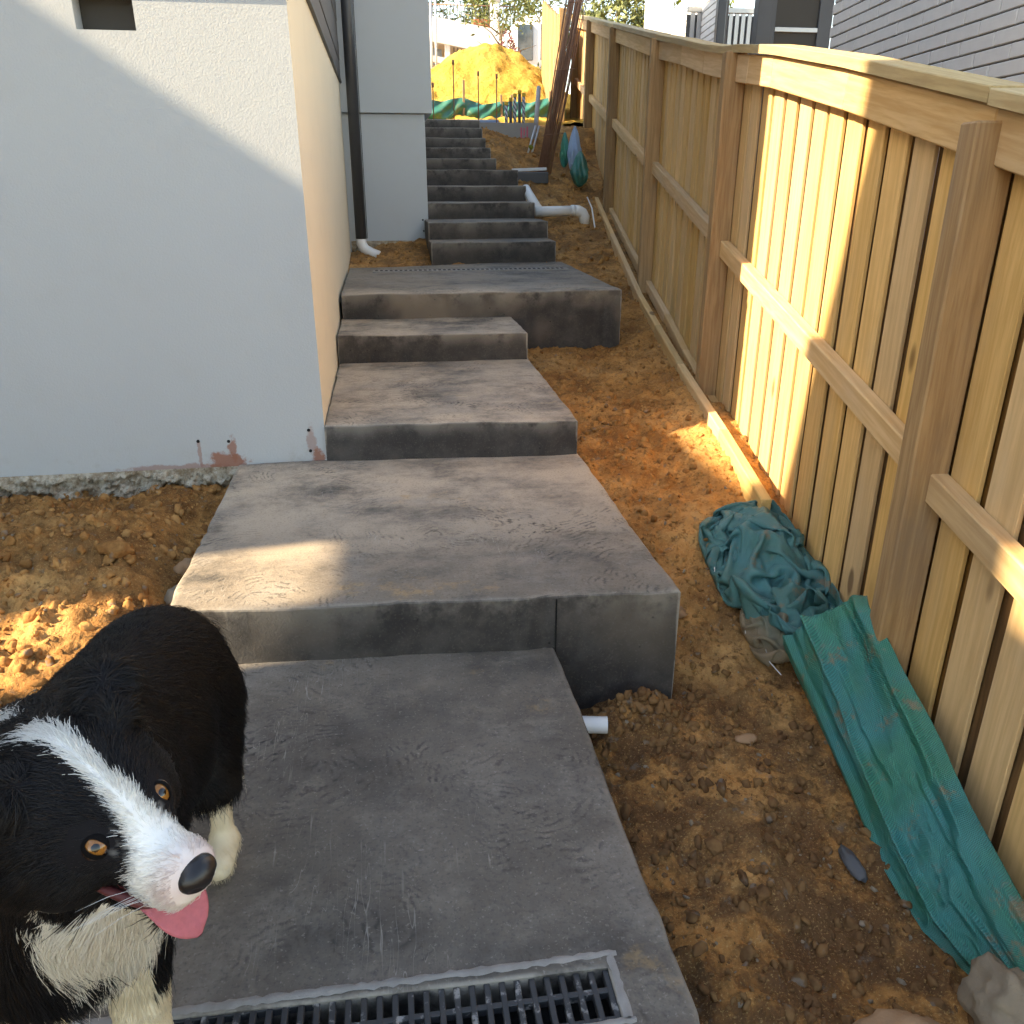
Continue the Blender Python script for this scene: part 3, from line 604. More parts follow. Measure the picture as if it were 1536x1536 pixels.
# palings: front row with gaps, back row behind the gaps
pw, pt, sp = 0.140, 0.014, 0.1865
y = 0.62; k = 0
pmeshes = {}
while y < 15.9:
    for row, (off, mat, dy) in enumerate(((-0.118, M['pal'], 0), (-0.1365, M['palshade'], sp * 0.5))):
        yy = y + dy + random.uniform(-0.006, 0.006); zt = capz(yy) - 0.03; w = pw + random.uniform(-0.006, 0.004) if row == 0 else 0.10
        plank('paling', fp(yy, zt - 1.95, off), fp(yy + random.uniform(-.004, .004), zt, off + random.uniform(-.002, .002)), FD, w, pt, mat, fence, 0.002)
    y += sp * 0.985; k += 1
# rails between the posts: set into the posts
def rail_run(name, y0, y1, z0, z1, h, t, off, mat):
    return plank(name, fp(y0, z0, off), fp(y1, z1, off), Vector((0, 0, 1)), h, t, mat, fence, 0.004)
mid = [(0.3, 2.02, 0.36, 0.600), (2.02, 4.56, 0.612, 1.055), (4.56, 6.93, 1.068, 1.500), (6.93, 9.68, 1.48, 1.985), (9.68, 12.42, 1.96, 2.46), (12.42, 15.0, 2.44, 2.93), (15.0, 16.0, 2.92, 3.1)]
for (a, b, za, zb) in mid: rail_run('rail', a, b, za, zb, 0.085, 0.052, -0.083, M['rail'])
ends = [0.3] + posts + [16.0]
for i in range(len(ends) - 1):
    a, b = ends[i], ends[i + 1]
    segs = [a] + [y for y in _cy if a + 0.2 < y < b - 0.2] + [b]
    for s0, s1 in zip(segs[:-1], segs[1:]):
        rail_run('top_rail', s0 + 0.001, s1 - 0.001, capz(s0) - 0.085, capz(s1) - 0.085, 0.125, 0.045, -0.0800, M['rail'])
        rail_run('bottom_rail', s0 + 0.001, s1 - 0.001, capz(s0) - 1.83, capz(s1) - 1.83, 0.080, 0.045, -0.085, M['rail'])
    # capping: one board per bay, drawn as a gently bent board
    ys = np.linspace(a, b - 0.004, 14); V = []; F = []
    for j, yv in enumerate(ys):
        zc = capz(yv) - 0.018 + (0.004 if i % 2 else 0) - 0.010 * math.sin((yv - a) / (b - a) * math.pi) * (1 if i == 2 else 0)
        for (o, dz) in ((-0.150, 0), (-0.150, 0.034), (-0.147, 0.037), (-0.036, 0.037), (-0.033, 0.034), (-0.033, 0)):
            p = fp(yv, zc + dz, o); V.append(p)
    for j in range(13):
        for q in range(6): F.append((j * 6 + q, j * 6 + (q + 1) % 6, j * 6 + 6 + (q + 1) % 6, j * 6 + 6 + q))
    F += [(5, 4, 3, 2, 1, 0), tuple(78 + q for q in range(6))]
    bm_o = mk('capping', V, F, M['cap'], fence)
    c0 = (fp(a, capz(a), -0.09) + fp(b, capz(b), -0.09)) / 2; z = (fp(b, capz(b), 0) - fp(a, capz(a), 0)).normalized(); x = FN.copy(); yv_ = z.cross(x)
    Mm = Matrix((x, yv_, z)).transposed().to_4x4(); Mm.translation = c0; bm_o.data.transform(Mm.inverted()); bm_o.matrix_basis = Mm
# kick board along the ground, standing in front of the posts
kz = [(3.04, .150), (3.8, .235), (4.9, .335), (5.75, .435), (6.6, .54), (8.55, .90), (11.65, 1.50)]
for (a, za), (b, zb) in zip(kz[:-1], kz[1:]):
    plank('kick_board', fp(a + .001, za - 0.095, 0.028), fp(b - .001, zb - 0.095, 0.028), Vector((0, 0, 1)), 0.19, 0.046, M['pal' if a < 6 else 'rail'], fence, 0.004)


# ------------------------------------------------------------------ the neighbour's block house beyond the fence
NA = FA + 1.75                                                            # wall plane, parallel to the fence
def np_(y, z, off=0.0): return Vector((NA + FB * y, y, z)) + FN * off
def block_wall(root, y0, y1, z0, z1, label_mesh):
    plank('mortar_core', np_((y0 + y1) / 2, z0, -0.06), np_((y0 + y1) / 2, z1, -0.06), FD, (y1 - y0) / FD.y, 0.110, M['mortar'], root, 0)
    bl, bh = 0.39, 0.086; me = bm_mesh('block', box_bm(bl - 0.012, 0.024, bh - 0.010, 0.004)); me.materials.append(M['brick'])
    r = 0; z = z0
    while z < z1 - 0.02:
        s = -bl * 0.5 * (r % 2); L = (y1 - y0) / FD.y
        while s < L - 0.02:
            a, b = max(s, 0), min(s + bl, L)
            if b - a > 0.05:
                o = bpy.data.objects.new('block', me); S.collection.objects.link(o)
                p = np_(y0, z + bh / 2, 0) + FD * ((a + b) / 2) + FN * random.uniform(-0.0015, 0.0015)
                Mm = Matrix((FD, -FN, Vector((0, 0, 1)))).transposed().to_4x4() @ Matrix.Diagonal(((b - a - 0.009) / (bl - 0.009), 1, 1, 1)); Mm.translation = p
                o.parent = root; o.matrix_parent_inverse = Matrix.Translation(-root.location); o.matrix_basis = Mm
            s += bl
        z += bh; r += 1
nh = tag(empty('block_house', tuple(np_(6, 0))), 'grey block house beyond the fence with a dark screened porch', 'house')
block_wall(nh, 4.2, 7.70, 1.60, 3.20, '')
block_wall(nh, 11.95, 15.5, 2.75, 4.05, '')
def nbk(name, y0, y1, z0, z1, o0, o1, mat, bev=0.003):
    return plank(name, np_((y0 + y1) / 2, z0, (o0 + o1) / 2), np_((y0 + y1) / 2, z1, (o0 + o1) / 2), FD, y1 - y0, abs(o1 - o0), mat, nh, bev)
nbk('lower_wall', 4.0, 7.7, -0.3, 1.598, -0.12, 0.0, M['brick']); nbk('lower_wall', 11.95, 18.5, 1, 2.748, -0.12, 0.0, M['brick'])
nbk('upper_wall', 3.0, 7.7, 3.2, 5.0, -0.12, 0.006, M['brick'])
# white upright boards standing above the far block wall
for k in range(14): nbk('white_board', 15.55 + k * 0.22, 15.74 + k * 0.22, 2.7, 6.0, -0.05, -0.02, M['brick'])
nbk('corner_pipe', 11.70, 11.84, 2.2, 5.5, -0.03, 0.08, M['pipe'], 0.01)
nbk('corner_flashing', 11.86, 11.94, 2.2, 5.5, -0.03, 0.03, M['dark'])
# porch screen facing down the path
def scr(name, x0, x1, z0, z1, y0, y1, mat, bev=0.003): return boxw(name, (x0, y0, z0), (x1, y1, z1), mat, nh, bev)
YS = 8.60
scr('porch_post', 3.655, 3.79, 1.0, 4.6, YS - 0.05, YS + 0.06, M['dark']); scr('frame', 3.795, 3.85, 1.0, 4.6, YS - 0.02, YS + 0.03, M['dark'])
scr('frame', 4.29, 4.43, 1.0, 4.6, YS - 0.02, YS + 0.03, M['dark']); scr('cross_bar', 3.851, 4.289, 2.725, 2.765, YS - 0.022, YS + 0.02, M['steel'])
scr('screen', 3.851, 4.289, 1.0, 2.723, YS, YS + 0.01, M['screen']); scr('screen', 3.851, 4.289, 2.767, 4.6, YS, YS + 0.01, M['screen'])
# ribbed metal fence seen through the gap
rf = tag(empty('ribbed_fence', (4.6, 13, 2)), 'grey ribbed metal fence glimpsed through the gap beside the porch post', 'fence')
for k in range(12): boxw('rib', (4.55 + k * 0.095, 13.0, 1.8), (4.55 + k * 0.095 + 0.062, 13.03, 3.62), M['steel'], rf, 0.004)
boxw('backing', (4.5, 13.035, 1.8), (5.75, 13.05, 3.6), M['dark'], rf, 0); boxw('top_rail', (4.5, 12.99, 3.625), (5.75, 13.06, 3.69), M['steel'], rf, 0.004)

# ------------------------------------------------------------------ foliage
def leaf_cloud(name, c, rad, n, size, mat, parent, seed=0, shell=0.5, droop=0.0):
    rg = np.random.default_rng(seed); d = rg.normal(size=(n, 3)); d /= np.linalg.norm(d, axis=1)[:, None]
    r = rg.uniform(shell, 1, n) ** 0.6; lump_ = 1 + 0.35 * vnoise(d[:, 0] * 2.3 + seed, d[:, 1] * 2.3, d[:, 2] * 2.3) + 0.2 * vnoise(d[:, 0] * 6, d[:, 1] * 6 + seed, d[:, 2] * 6)
    keep = vnoise(d[:, 0] * 4 + r * 3, d[:, 1] * 4 + seed, d[:, 2] * 4) > -0.25
    P = np.array(c) + d * (r * lump_)[:, None] * np.array(rad); P = P[keep]; m = len(P)
    a = rg.normal(size=(m, 3)); a[:, 2] -= droop; a /= np.linalg.norm(a, axis=1)[:, None]; b = np.cross(a, rg.normal(size=(m, 3))); b /= np.linalg.norm(b, axis=1)[:, None]
    s = size * rg.uniform(0.6, 1.3, m)[:, None]
    V = np.stack([P - a * s, P + b * s * 0.35, P + a * s, P - b * s * 0.35], 1).reshape(-1, 3)
    return mk_np(name, V, np.arange(4 * m).reshape(-1, 4), mat, parent, smooth=False)
def tree(name, label, base, h, rad, n, size, mat, seed, crowns=None, group=None):
    t = tag(empty(name, base), label, 'tree' if 'tree' in name else 'shrub', group); b = np.array(base, float)
    rg = random.Random(seed); Vs = Geo()
    tr = [tuple(b + np.array([0, 0, -0.3])), tuple(b + np.array([rg.uniform(-.1, .1), 0, h * .35])), tuple(b + np.array([rg.uniform(-.2, .2), 0, h * .7])), tuple(b + np.array([rg.uniform(-.3, .3), 0, h]))]
    Vs.add(*tube_geo(tr, [h * .022, h * .017, h * .011, h * .004], 7))
    for k in range(7):
        q = rg.uniform(.35, .85); p0 = b + np.array([0, 0, h * q]); an = rg.uniform(0, 6.28); L = rad[0] * rg.uniform(.6, .9)
        Vs.add(*tube_geo([tuple(p0), tuple(p0 + np.array([math.cos(an) * L * .5, math.sin(an) * L * .5, L * .35])), tuple(p0 + np.array([math.cos(an) * L, math.sin(an) * L, L * .5]))], [h * .009, h * .006, h * .002], 5))
    Vs.build('trunk', M['bark'], t, True)
    cr = crowns or [((0, 0, h), rad, 1.0)]
    G = []
    for i, (o, r_, f) in enumerate(cr): leaf_cloud('crown', b + np.array(o), r_, int(n * f), size, mat, t, seed + i)
    return t
tree('street_tree', 'leafy green tree above the sand heap at the far end', (2.9, 21.0, 2.9), 2.0, (1.1, .8, .75), 1700, 0.06, M['leaf2'], 3, [((0.1, 0, 2.1), (1.0, .8, .55), .7), ((0.9, 0, 2.3), (.8, .7, .5), .5)])
tree('hedge_tree', 'tall leafy green tree behind the thin metal railing', (1.5, 33.0, 5.2), 2.2, (2.2, 1.2, 1.6), 5200, 0.11, M['leaf'], 5, [((-0.8, 0, 1.6), (1.6, 1.0, 1.7), .5), ((1.3, 0.5, 1.7), (1.7, 1.0, 1.5), .5), ((3.4, 0.5, 1.5), (1.4, 1.0, 1.4), .4)])
tree('gum_tree', 'pale olive tree beyond the fence against the blue sky', (6.9, 26.0, 3.8), 2.0, (1.7, 1.2, 1.1), 3800, 0.10, M['leaf2'], 8, [((0, 0, 1.75), (1.05, 1.0, .85), .6), ((-0.9, .2, 1.45), (.8, .8, .6), .35), ((0.9, 0, 1.4), (.8, .8, .7), .4)])
tree('olive_tree', 'small tree top above the ribbed metal fence', (6.5, 19.0, 3.4), 1.5, (1.0, .8, .8), 1500, 0.07, M['leaf3'], 12)
tree('red_shrub', 'dark red leaved shrub behind the sand heap', (2.95, 20.0, 2.85), 1.1, (.22, .2, .42), 420, 0.045, M['leafred'], 15)
tree('yellow_shrub', 'small yellow green bush on the shoulder of the sand heap', (3.10, 19.2, 2.85), 0.5, (.33, .3, .25), 520, 0.04, M['leaf3'], 17)
tree('spiky_shrub', 'dark spiky bush beside the sunlit fence at the far end', (3.42, 18.7, 2.75), 0.45, (.36, .3, .38), 620, 0.055, M['leaf'], 19)

# ------------------------------------------------------------------ far end: sand, silt cloth, rods, retaining beam
def sand_heap():
    nx, ny = 150, 150; xs = np.linspace(-1.2, 5.4, nx); ys = np.linspace(13.4, 21.0, ny); X, Y = np.meshgrid(xs, ys)
    prof = np.interp(X, [-1.2, .0, 1.15, 1.55, 2.05, 2.35, 2.75, 3.1, 3.4, 3.7, 5.4], [.0, .25, .62, .86, 1.02, 1.04, .95, .72, .5, .28, 0.0])
    Z = base_z(X, Y) + 0.035 + 1.12 * prof * np.exp(-np.abs((Y - 17.6) / 1.25) ** 1.5)
    Z = Z + 0.07 * fbm(X * 2.4, Y * 2.4, 4., 5, .6) * np.clip(prof * 3, 0, 1) + 0.025 * fbm(X * 6, Y * 6, 8., 3)
    k = np.arange(nx * ny).reshape(ny, nx)
    return mk_np('sand_heap', np.stack([X, Y, Z], -1).reshape(-1, 3), np.stack([k[:-1, :-1], k[:-1, 1:], k[1:, 1:], k[1:, :-1]], -1).reshape(-1, 4), M['sand'])
tag(sand_heap(), 'big sunlit heap of yellow sand beyond the top of the steps', 'sand heap')
# silt fence: cloth slung between stakes
sf = tag(empty('silt_fence', (1.8, 14.5, 2.2)), 'sagging green silt cloth strung on stakes below the sand heap', 'silt fence')
stx = [0.72, 1.40, 2.02, 2.17, 2.78, 3.02]
xs = np.linspace(0.3, 3.05, 140); V = []; F = []; UVp = []
for i, x in enumerate(xs):
    ph = min(abs(x - s) for s in stx); top = 2.60 - 0.10 * min(ph * 2.2, 1) - 0.03 * math.sin(x * 4); bot = 2.24 + 0.03 * math.sin(x * 3)
    for j in range(12):
        t_ = j / 11; V.append((x, 14.5 + 0.10 * math.sin(t_ * 3.1) * (0.4 + min(ph * 2, 1)) * -1 + 0.025 * math.sin(x * 9 + t_ * 7) + 0.02 * math.sin(x * 23 - t_ * 11), bot + (top - bot) * t_))
for i in range(139):
    for j in range(11): F.append((i * 12 + j, i * 12 + 12 + j, i * 12 + 13 + j, i * 12 + 1 + j))
mk('cloth', V, F, M['clothfar'], sf, True)
for x, zt in zip(stx, (2.78, 2.86, 2.66, 2.66, 2.72, 2.70)):
    plank('stake', (x, 14.46, 2.05), (x + random.uniform(-.02, .02), 14.46, zt), (1, 0, 0), 0.035, 0.03, M['stake'], sf, 0.002)
# starter bars standing in the slab edge
for i, (x, zt) in enumerate(((0.80, 2.62), (1.085, 2.90), (1.425, 2.77), (1.68, 2.74))):
    t = tag(empty('starter_bar', (x, 12.6, 2.1)), ('leftmost', 'tallest', 'third from the left', 'rightmost')[i] + ' of the thin rusty steel bars above the top step', 'steel bar', 'steel bars standing above the top step')
    tube('bar', [(x, 12.6, 2.0), (x + 0.004, 12.6, zt)], 0.0085, M['rust'], t, 6); tube('cap', [(x + .004, 12.6, zt - .045), (x + .004, 12.6, zt + .012)], 0.016, M['rust'], t, 7)
# pale blue wrapped sheets lying at the top
t = tag(empty('wrapped_sheets', (1.2, 12.9, 2.1)), 'stack of pale blue plastic wrapped sheets lying behind the top step', 'sheets')
for k in range(3): boxw('sheet', (0.55 + 0.02 * k, 12.75 + 0.05 * k, 2.095 + 0.036 * k), (1.80 - 0.03 * k, 13.9, 2.095 + 0.036 * k + 0.03), M['bluewrap'], t, 0.006)
# grey retaining beam with a pink survey mark
rb = tag(empty('retaining_beam', (1.7, 11.9, 1.6)), 'grey concrete beam with a pink spray mark right of the top step', 'beam')
boxw('beam', (1.340, 11.88, 1.45), (2.12, 12.06, 2.105), M['beam'], rb, 0.004)
M['pink'] = m_plain('pink_spray', (0.62, 0.13, 0.19), 0.8, 0.3, 40)
for (x0, x1, z0, z1) in ((1.905, 1.925, 1.90, 2.05), (1.985, 2.005, 1.90, 2.06), (1.925, 1.985, 1.905, 1.925), (1.945, 1.962, 1.95, 2.04)): boxw('spray_mark', (x0, 11.876, z0), (x1, 11.8795, z1), M['pink'], rb, 0)
# stakes with yellow caps bundled upright behind the beam
M['yellow'] = m_plain('yellow_cap', (0.62, 0.40, 0.05), 0.5, 0.1)
def m_stripe():
    t = NT('striped_sleeve'); v = t.coord(); xyz = t.sep(v); s = t.math('SINE', t.math('MULTIPLY', t.math('ADD', xyz[2], t.math('MULTIPLY', xyz[0], 1.5)), 95.0))
    return t.done(t.mix(t.ramp(s, -0.2, 0.2), (0.12, 0.13, 0.16), (0.55, 0.56, 0.58)), 0.6)
M['stripe'] = m_stripe()
for i, (x, zt) in enumerate(((1.775, 2.34), (1.835, 2.39), (1.893, 2.44), (1.957, 2.48), (2.015, 2.45))):
    t = tag(empty('steel_picket', (x, 12.3, 2.1)), ('first', 'second', 'third', 'fourth', 'last')[i] + ' from the left of the upright pickets behind the grey beam', 'picket', 'upright pickets behind the grey beam')
    tube('picket', [(x, 12.3, 2.0), (x, 12.3, zt)], 0.021, M['stripe'] if i % 2 == 0 else M['dark'], t, 8); boxw('cap', (x - .024, 12.276, zt), (x + .024, 12.324, zt + .05), M['yellow'], t, 0.008)
tag(tube('grey_pole', [(2.08, 11.80, 1.78), (2.33, 12.9, 2.62)], 0.032, M['beam'], n=10), 'pale grey plastic pole leaning behind the steel rods', 'pole')
for i, (xa, xb) in enumerate(((1.93, 2.08), (1.985, 2.13))):
    tag(tube('angle_bar', [(xa, 11.55, 1.66), (xb, 11.72, 2.06)], 0.014, M['steel'], n=6), ('left', 'right')[i] + ' of two short steel bars leaning beside the rod bundle', 'steel bar', 'short steel bars')
# bundle of rusty rods / mesh leaning on the fence
rbm = tag(empty('rod_bundle', (2.05, 10.9, 1.5)), 'bundle of rusty steel rods leaning against the fence', 'rod bundle')
me_r = None
for k in range(54):
    a = random.uniform(-1, 1); b_ = random.uniform(-1, 1)
    p0 = (2.04 + 0.085 * a, 10.9 + 0.10 * b_, 1.46); p1 = (2.46 + 0.10 * a + random.uniform(-.02, .02), 11.05 + 0.16 * b_, 3.50 + random.uniform(-.12, .25)); pm = tuple((np.array(p0) + np.array(p1)) / 2 + np.array([random.uniform(-.02, .02), random.uniform(-.02, .02), 0]))
    tube('rod', [p0, pm, p1], 0.0052, M['rust'], rbm, 5)
for k in range(3): tube('tie', [tuple(np.array([2.0, 10.78, 1.9]) + np.array([.14, 0, .7]) * k), tuple(np.array([2.26, 10.78, 1.93]) + np.array([.14, 0, .7]) * k)], 0.005, M['rust'], rbm, 5)

# ------------------------------------------------------------------ street side beyond the sand heap
gh = tag(empty('garage', (1.5, 27, 3.2)), 'pale garage with a grey roof edge and white beam across the street', 'garage')
def gb(name, x0, x1, y0, y1, z0, z1, mat, bev=0.01): return boxw(name, (x0, y0, z0), (x1, y1, z1), mat, gh, bev)
gsl = lambda x, z: z - 0.16 * (x - 1.6)
def slopeband(name, x0, x1, z0, z1, y0, y1, mat):
    V = [(x0, y0, gsl(x0, z0)), (x1, y0, gsl(x1, z0)), (x1, y0, gsl(x1, z1)), (x0, y0, gsl(x0, z1)), (x0, y1, gsl(x0, z0)), (x1, y1, gsl(x1, z0)), (x1, y1, gsl(x1, z1)), (x0, y1, gsl(x0, z1))]
    return mk(name, V, [(0, 1, 2, 3), (5, 4, 7, 6), (4, 0, 3, 7), (1, 5, 6, 2), (3, 2, 6, 7), (4, 5, 1, 0)], mat, gh)
slopeband('roof_edge', -2, 3.30, 5.05, 5.42, 25.0, 27.5, M['brick']); slopeband('beam', -2, 3.36, 4.82, 5.045, 24.95, 27.5, M['white'])
gb('back_wall', -2, 3.3, 27.2, 27.5, 3.0, 5.1, M['brick']); slopeband('lower_beam', -2, 3.2, 4.35, 4.50, 24.98, 25.2, M['white'])
for x in (1.95, 3.22): gb('column', x, x + 0.14, 25.0, 25.15, 3.0, gsl(x, 4.84), M['white'])
for k in range(10): gb('railing_bar', 2.2 + k * 0.10, 2.225 + k * 0.10, 25.2, 25.23, 4.35, 4.80, M['dark'], 0)
gb('window', 1.3, 1.94, 26.0, 26.05, 4.40, 4.85, M['bluewrap'])
# rubble and rail on the bank behind
rk = tag(empty('stone_bank', (2.5, 29, 5)), 'pale rubble stones piled on the bank behind the garage', 'stone bank')
for k in range(16):
    lv, lf = LUMPS[k % 6]; s = random.uniform(.16, .34); p = np.array([1.75 + 0.14 * k + random.uniform(-.1, .1), 29 + random.uniform(-.3, .3), 5.55 + 0.16 * math.sin(k * 1.7)])
    mk_np('stone', lv * s * np.array([1.2, .9, .8]) + p, lf, M['footing'], rk)
boxw('retaining_face', (1.2, 29.3, 3.4), (4.4, 29.6, 5.75), M['footing'], rk, 0.02)
pl = tag(empty('planter_box', (3.3, 28.6, 5.6)), 'orange brown brick pier on the bank beside the pale rubble', 'pier')
for j in range(3):
    for i in range(2): boxw('brick', (3.10 + i * .26, 28.4, 5.50 + j * .14), (3.35 + i * .26, 28.8, 5.63 + j * .14), m_plain('orange_brick', (0.36, 0.13, 0.06), 0.9, 0.2) if (i + j) == 0 else bpy.data.materials['orange_brick'], pl, 0.005)
mr = tag(empty('metal_railing', (2.8, 30.5, 5.7)), 'thin dark metal railing on the bank in front of the trees', 'railing')
for k in range(26): tube('upright', [(1.9 + k * 0.115, 30.5, 5.5), (1.9 + k * 0.115, 30.5, 6.65)], 0.014, M['dark'], mr, 4)
for z in (5.72, 6.62): tube('rail', [(1.9, 30.5, z), (4.8, 30.5, z)], 0.018, M['rust'], mr, 5)
pr = tag(empty('gate_pier', (3.6, 27, 4)), 'white rendered pier left of the parked van', 'pier')
boxw('pier', (3.42, 26.6, 3.2), (3.64, 26.9, 6.05), M['white'], pr, 0.01); boxw('cap', (3.38, 26.56, 6.052), (3.68, 26.94, 6.12), M['beam'], pr, 0.01)
# white van, tail towards the camera
van = tag(empty('van', (4.25, 24.5, 3.2)), 'white van parked beyond the sand heap with dark windows', 'van')
def vb(name, x0, x1, y0, y1, z0, z1, mat, bev=0.04): return boxw(name, (x0, y0, z0), (x1, y1, z1), mat, van, bev)
V = []
prof = [(3.62, 3.35), (3.62, 4.30), (3.72, 5.15), (3.84, 5.32), (4.85, 5.36), (4.97, 5.15), (5.03, 4.30), (5.03, 3.35)]
V = [(x, 24.0, z) for x, z in prof] + [(x, 27.5, z) for x, z in prof]; n = len(prof)
bm = bmesh.new(); vv = [bm.verts.new(p) for p in V]; bm.faces.new(vv[:n][::-1]); bm.faces.new(vv[n:])
for i in range(n): bm.faces.new((vv[i], vv[(i + 1) % n], vv[n + (i + 1) % n], vv[n + i]))
bmesh.ops.recalc_face_normals(bm, faces=bm.faces); bmesh.ops.bevel(bm, geom=list(bm.edges), offset=0.05, segments=2, affect='EDGES')
link('body', bm_mesh('body', bm), M['white'], van, True)
vb('window', 3.76, 4.16, 23.975, 24.0, 4.30, 5.12, M['glass'], 0.01); vb('window', 4.36, 4.72, 23.975, 24.0, 4.32, 5.14, M['glass'], 0.01)
vb('bumper', 3.64, 5.0, 23.86, 24.02, 3.32, 3.55, M['dark'], 0.03)
for x in (3.68, 4.90): vb('tail_light', x, x + 0.09, 23.97, 24.0, 3.75, 4.15, M['pink'], 0.01)
for x in (3.72, 4.78):
    w_ = tube('wheel', [(x, 24.7, 3.30), (x + 0.2, 24.7, 3.30)], 0.33, M['dark'], van, 18); under(tube('rim', [(x - .01, 24.7, 3.30), (x + .21, 24.7, 3.30)], 0.18, M['steel'], None, 12), w_)
# temporary fence poles and wire at the left
tf = tag(empty('temporary_fence', (1.28, 19.8, 2.6)), 'pair of pale temporary fence poles rising beside the rear wing', 'fence pole')
for x in (1.235, 1.330): tube('pole', [(x, 19.8, 2.5), (x + 0.05, 19.8, 5.5)], 0.026, M['steel'], tf, 8)
# sunlit length of paling fence past the end of the long fence
f2 = tag(empty('sunlit_fence', (3.0, 15, 2.4)), 'short sunlit run of wide orange palings at the far end', 'fence')
A_, B_ = Vector((2.905, 14.15, 0)), Vector((3.17, 17.2, 0)); d2 = (B_ - A_).normalized(); n2 = Vector((-d2.y, d2.x, 0))
for k in range(14):
    p = A_ + d2 * (0.12 + k * 0.225); zt = 3.72 + 0.055 * k
    plank('paling', (p.x, p.y, zt - 1.75), (p.x, p.y, zt), d2, 0.165, 0.02, M['post'], f2, 0.002); q = p + n2 * -0.03 + d2 * 0.112; plank('paling', (q.x, q.y, zt - 1.75), (q.x, q.y, zt - 0.02), d2, 0.12, 0.02, M['palshade'], f2, 0.002)
for dz in (-0.16, -0.9):
    p, q = A_ + n2 * -0.075, B_ + n2 * -0.075; plank('rail', (p.x, p.y, 3.72 + dz), (q.x, q.y, 4.44 + dz), (0, 0, 1), 0.09, 0.04, M['rail'], f2)
plank('post', (2.895, 14.06, 1.8), (2.895, 14.06, 3.80), d2, 0.11, 0.11, M['post'], f2, 0.005)

# ------------------------------------------------------------------ pipes, stones and other small things along the path
t = tag(empty('pipe_stub', (0.55, 2.02, -0.17)), 'short white pipe stub poking from the edge of the nearest slab', 'pipe')
tube('pipe', [(0.44, 2.05, -0.150), (0.600, 2.02, -0.150)], 0.026, M['pvc'], t, 18, cap=False); tube('bore', [(0.46, 2.046, -0.150), (0.599, 2.0203, -0.150)], 0.0225, M['beam'], t, 16)
t = tag(empty('drain_pipe', (1.9, 9.2, 1.08)), 'white plastic drain pipe with elbow lying beside the upper steps', 'pipe')
tube('branch', [(1.60, 9.62, 1.31), (1.63, 9.45, 1.22), (1.68, 9.24, 1.10)], 0.052, M['pvc'], t, 16); tube('pipe', [(1.64, 9.2, 1.085), (2.07, 9.2, 1.094)], 0.052, M['pvc'], t, 16)
el_ = tube('elbow', [(2.055, 9.2, 1.094), (2.11, 9.2, 1.092), (2.155, 9.2, 1.07), (2.178, 9.2, 1.03), (2.182, 9.2, 0.95)], 0.058, M['pvc'], t, 16)
under(tube('collar', [(2.03, 9.2, 1.0935), (2.07, 9.2, 1.094)], 0.059, M['pvc'], None, 16), el_)
tag(tube('white_conduit', [(2.30, 9.6, 1.22), (2.27, 9.25, 1.12), (2.235, 8.95, 0.94), (2.23, 8.85, 0.86)], 0.008, M['pvc'], n=6), 'thin white conduit rising beside the kick board', 'conduit')
o = boxw('foam_strip', (1.60, 10.58, 1.50), (2.02, 10.66, 1.535), M['pvc'], None, 0.004); o.rotation_euler = (0, R(-2), R(4)); tag(o, 'long white strip lying on dark dirt beside the middle steps', 'strip')
o = boxw('dark_sheet', (1.64, 10.46, 1.36), (2.02, 10.60, 1.49), M['dark'], None, 0.01); tag(o, 'dark plastic edge under the white strip beside the steps', 'sheet')
tag(mk_np('tennis_ball', LUMPS[0][0] * 0 + np.array([2.0, 11.6, 1.80]) + (lambda v: v / np.linalg.norm(v, axis=1)[:, None])(LUMPS[0][0]) * 0.034, LUMPS[0][1], M['leaf3']), 'yellow tennis ball at the foot of the grey beam', 'ball')
def stone(label, x, y, r, sc, mat, sub=3, seed=0, sink=0.2):
    V, F = lump(sub, seed); V = V * (1 + (0.15 if mat is M['clod'] else 0.05) * fbm(V[:, 0] * 4.5 + seed, V[:, 1] * 4.5, V[:, 2] * 4.5, 4, .7)[:, None]) * r * np.array(sc); z = float(base_z(np.array([x]), np.array([y]))[0])
    return tag(mk_np('stone', V + np.array([x, y, z + r * sc[2] * (1 - sink)]), F, mat), label, 'stone')
stone('large rounded grey brown stone at the foot of the green cloth', 1.205, 1.035, 0.098, (0.72, 0.95, 0.80), M['stone'], 4, 3, -0.25)
stone('smooth reddish tan stone half buried at the bottom edge', 0.985, 1.02, 0.085, (1.3, 0.85, 0.6), M['redstone'], 4, 5, 0.35)
stone('tan wedge shaped rock on the soil below the white wall', -1.02, 2.90, 0.048, (1.3, .75, .7), M['clod'], 3, 8)
stone('grey rounded stone in the trench left of the second slab', -0.80, 2.78, 0.050, (1, 1.1, .8), M['stone'], 3, 11)
stone('reddish stone wedged beside the second slab, nearer the wall', -0.80, 2.98, 0.045, (1.1, 1, .8), M['redstone'], 3, 13)
stone('small tan stone left of the crumpled cloth', 1.02, 2.62, 0.034, (1.1, .9, .8), M['redstone'], 3, 16)
stone('dark flake of stone on the soil near the green cloth', 1.13, 1.50, 0.040, (.5, 1.5, .4), M['dark'], 3, 24, 0.1)
stone('flat pale chip of stone in the middle of the soil', 1.06, 2.02, 0.026, (1.5, .9, .35), M['redstone'], 2, 26, 0.3)

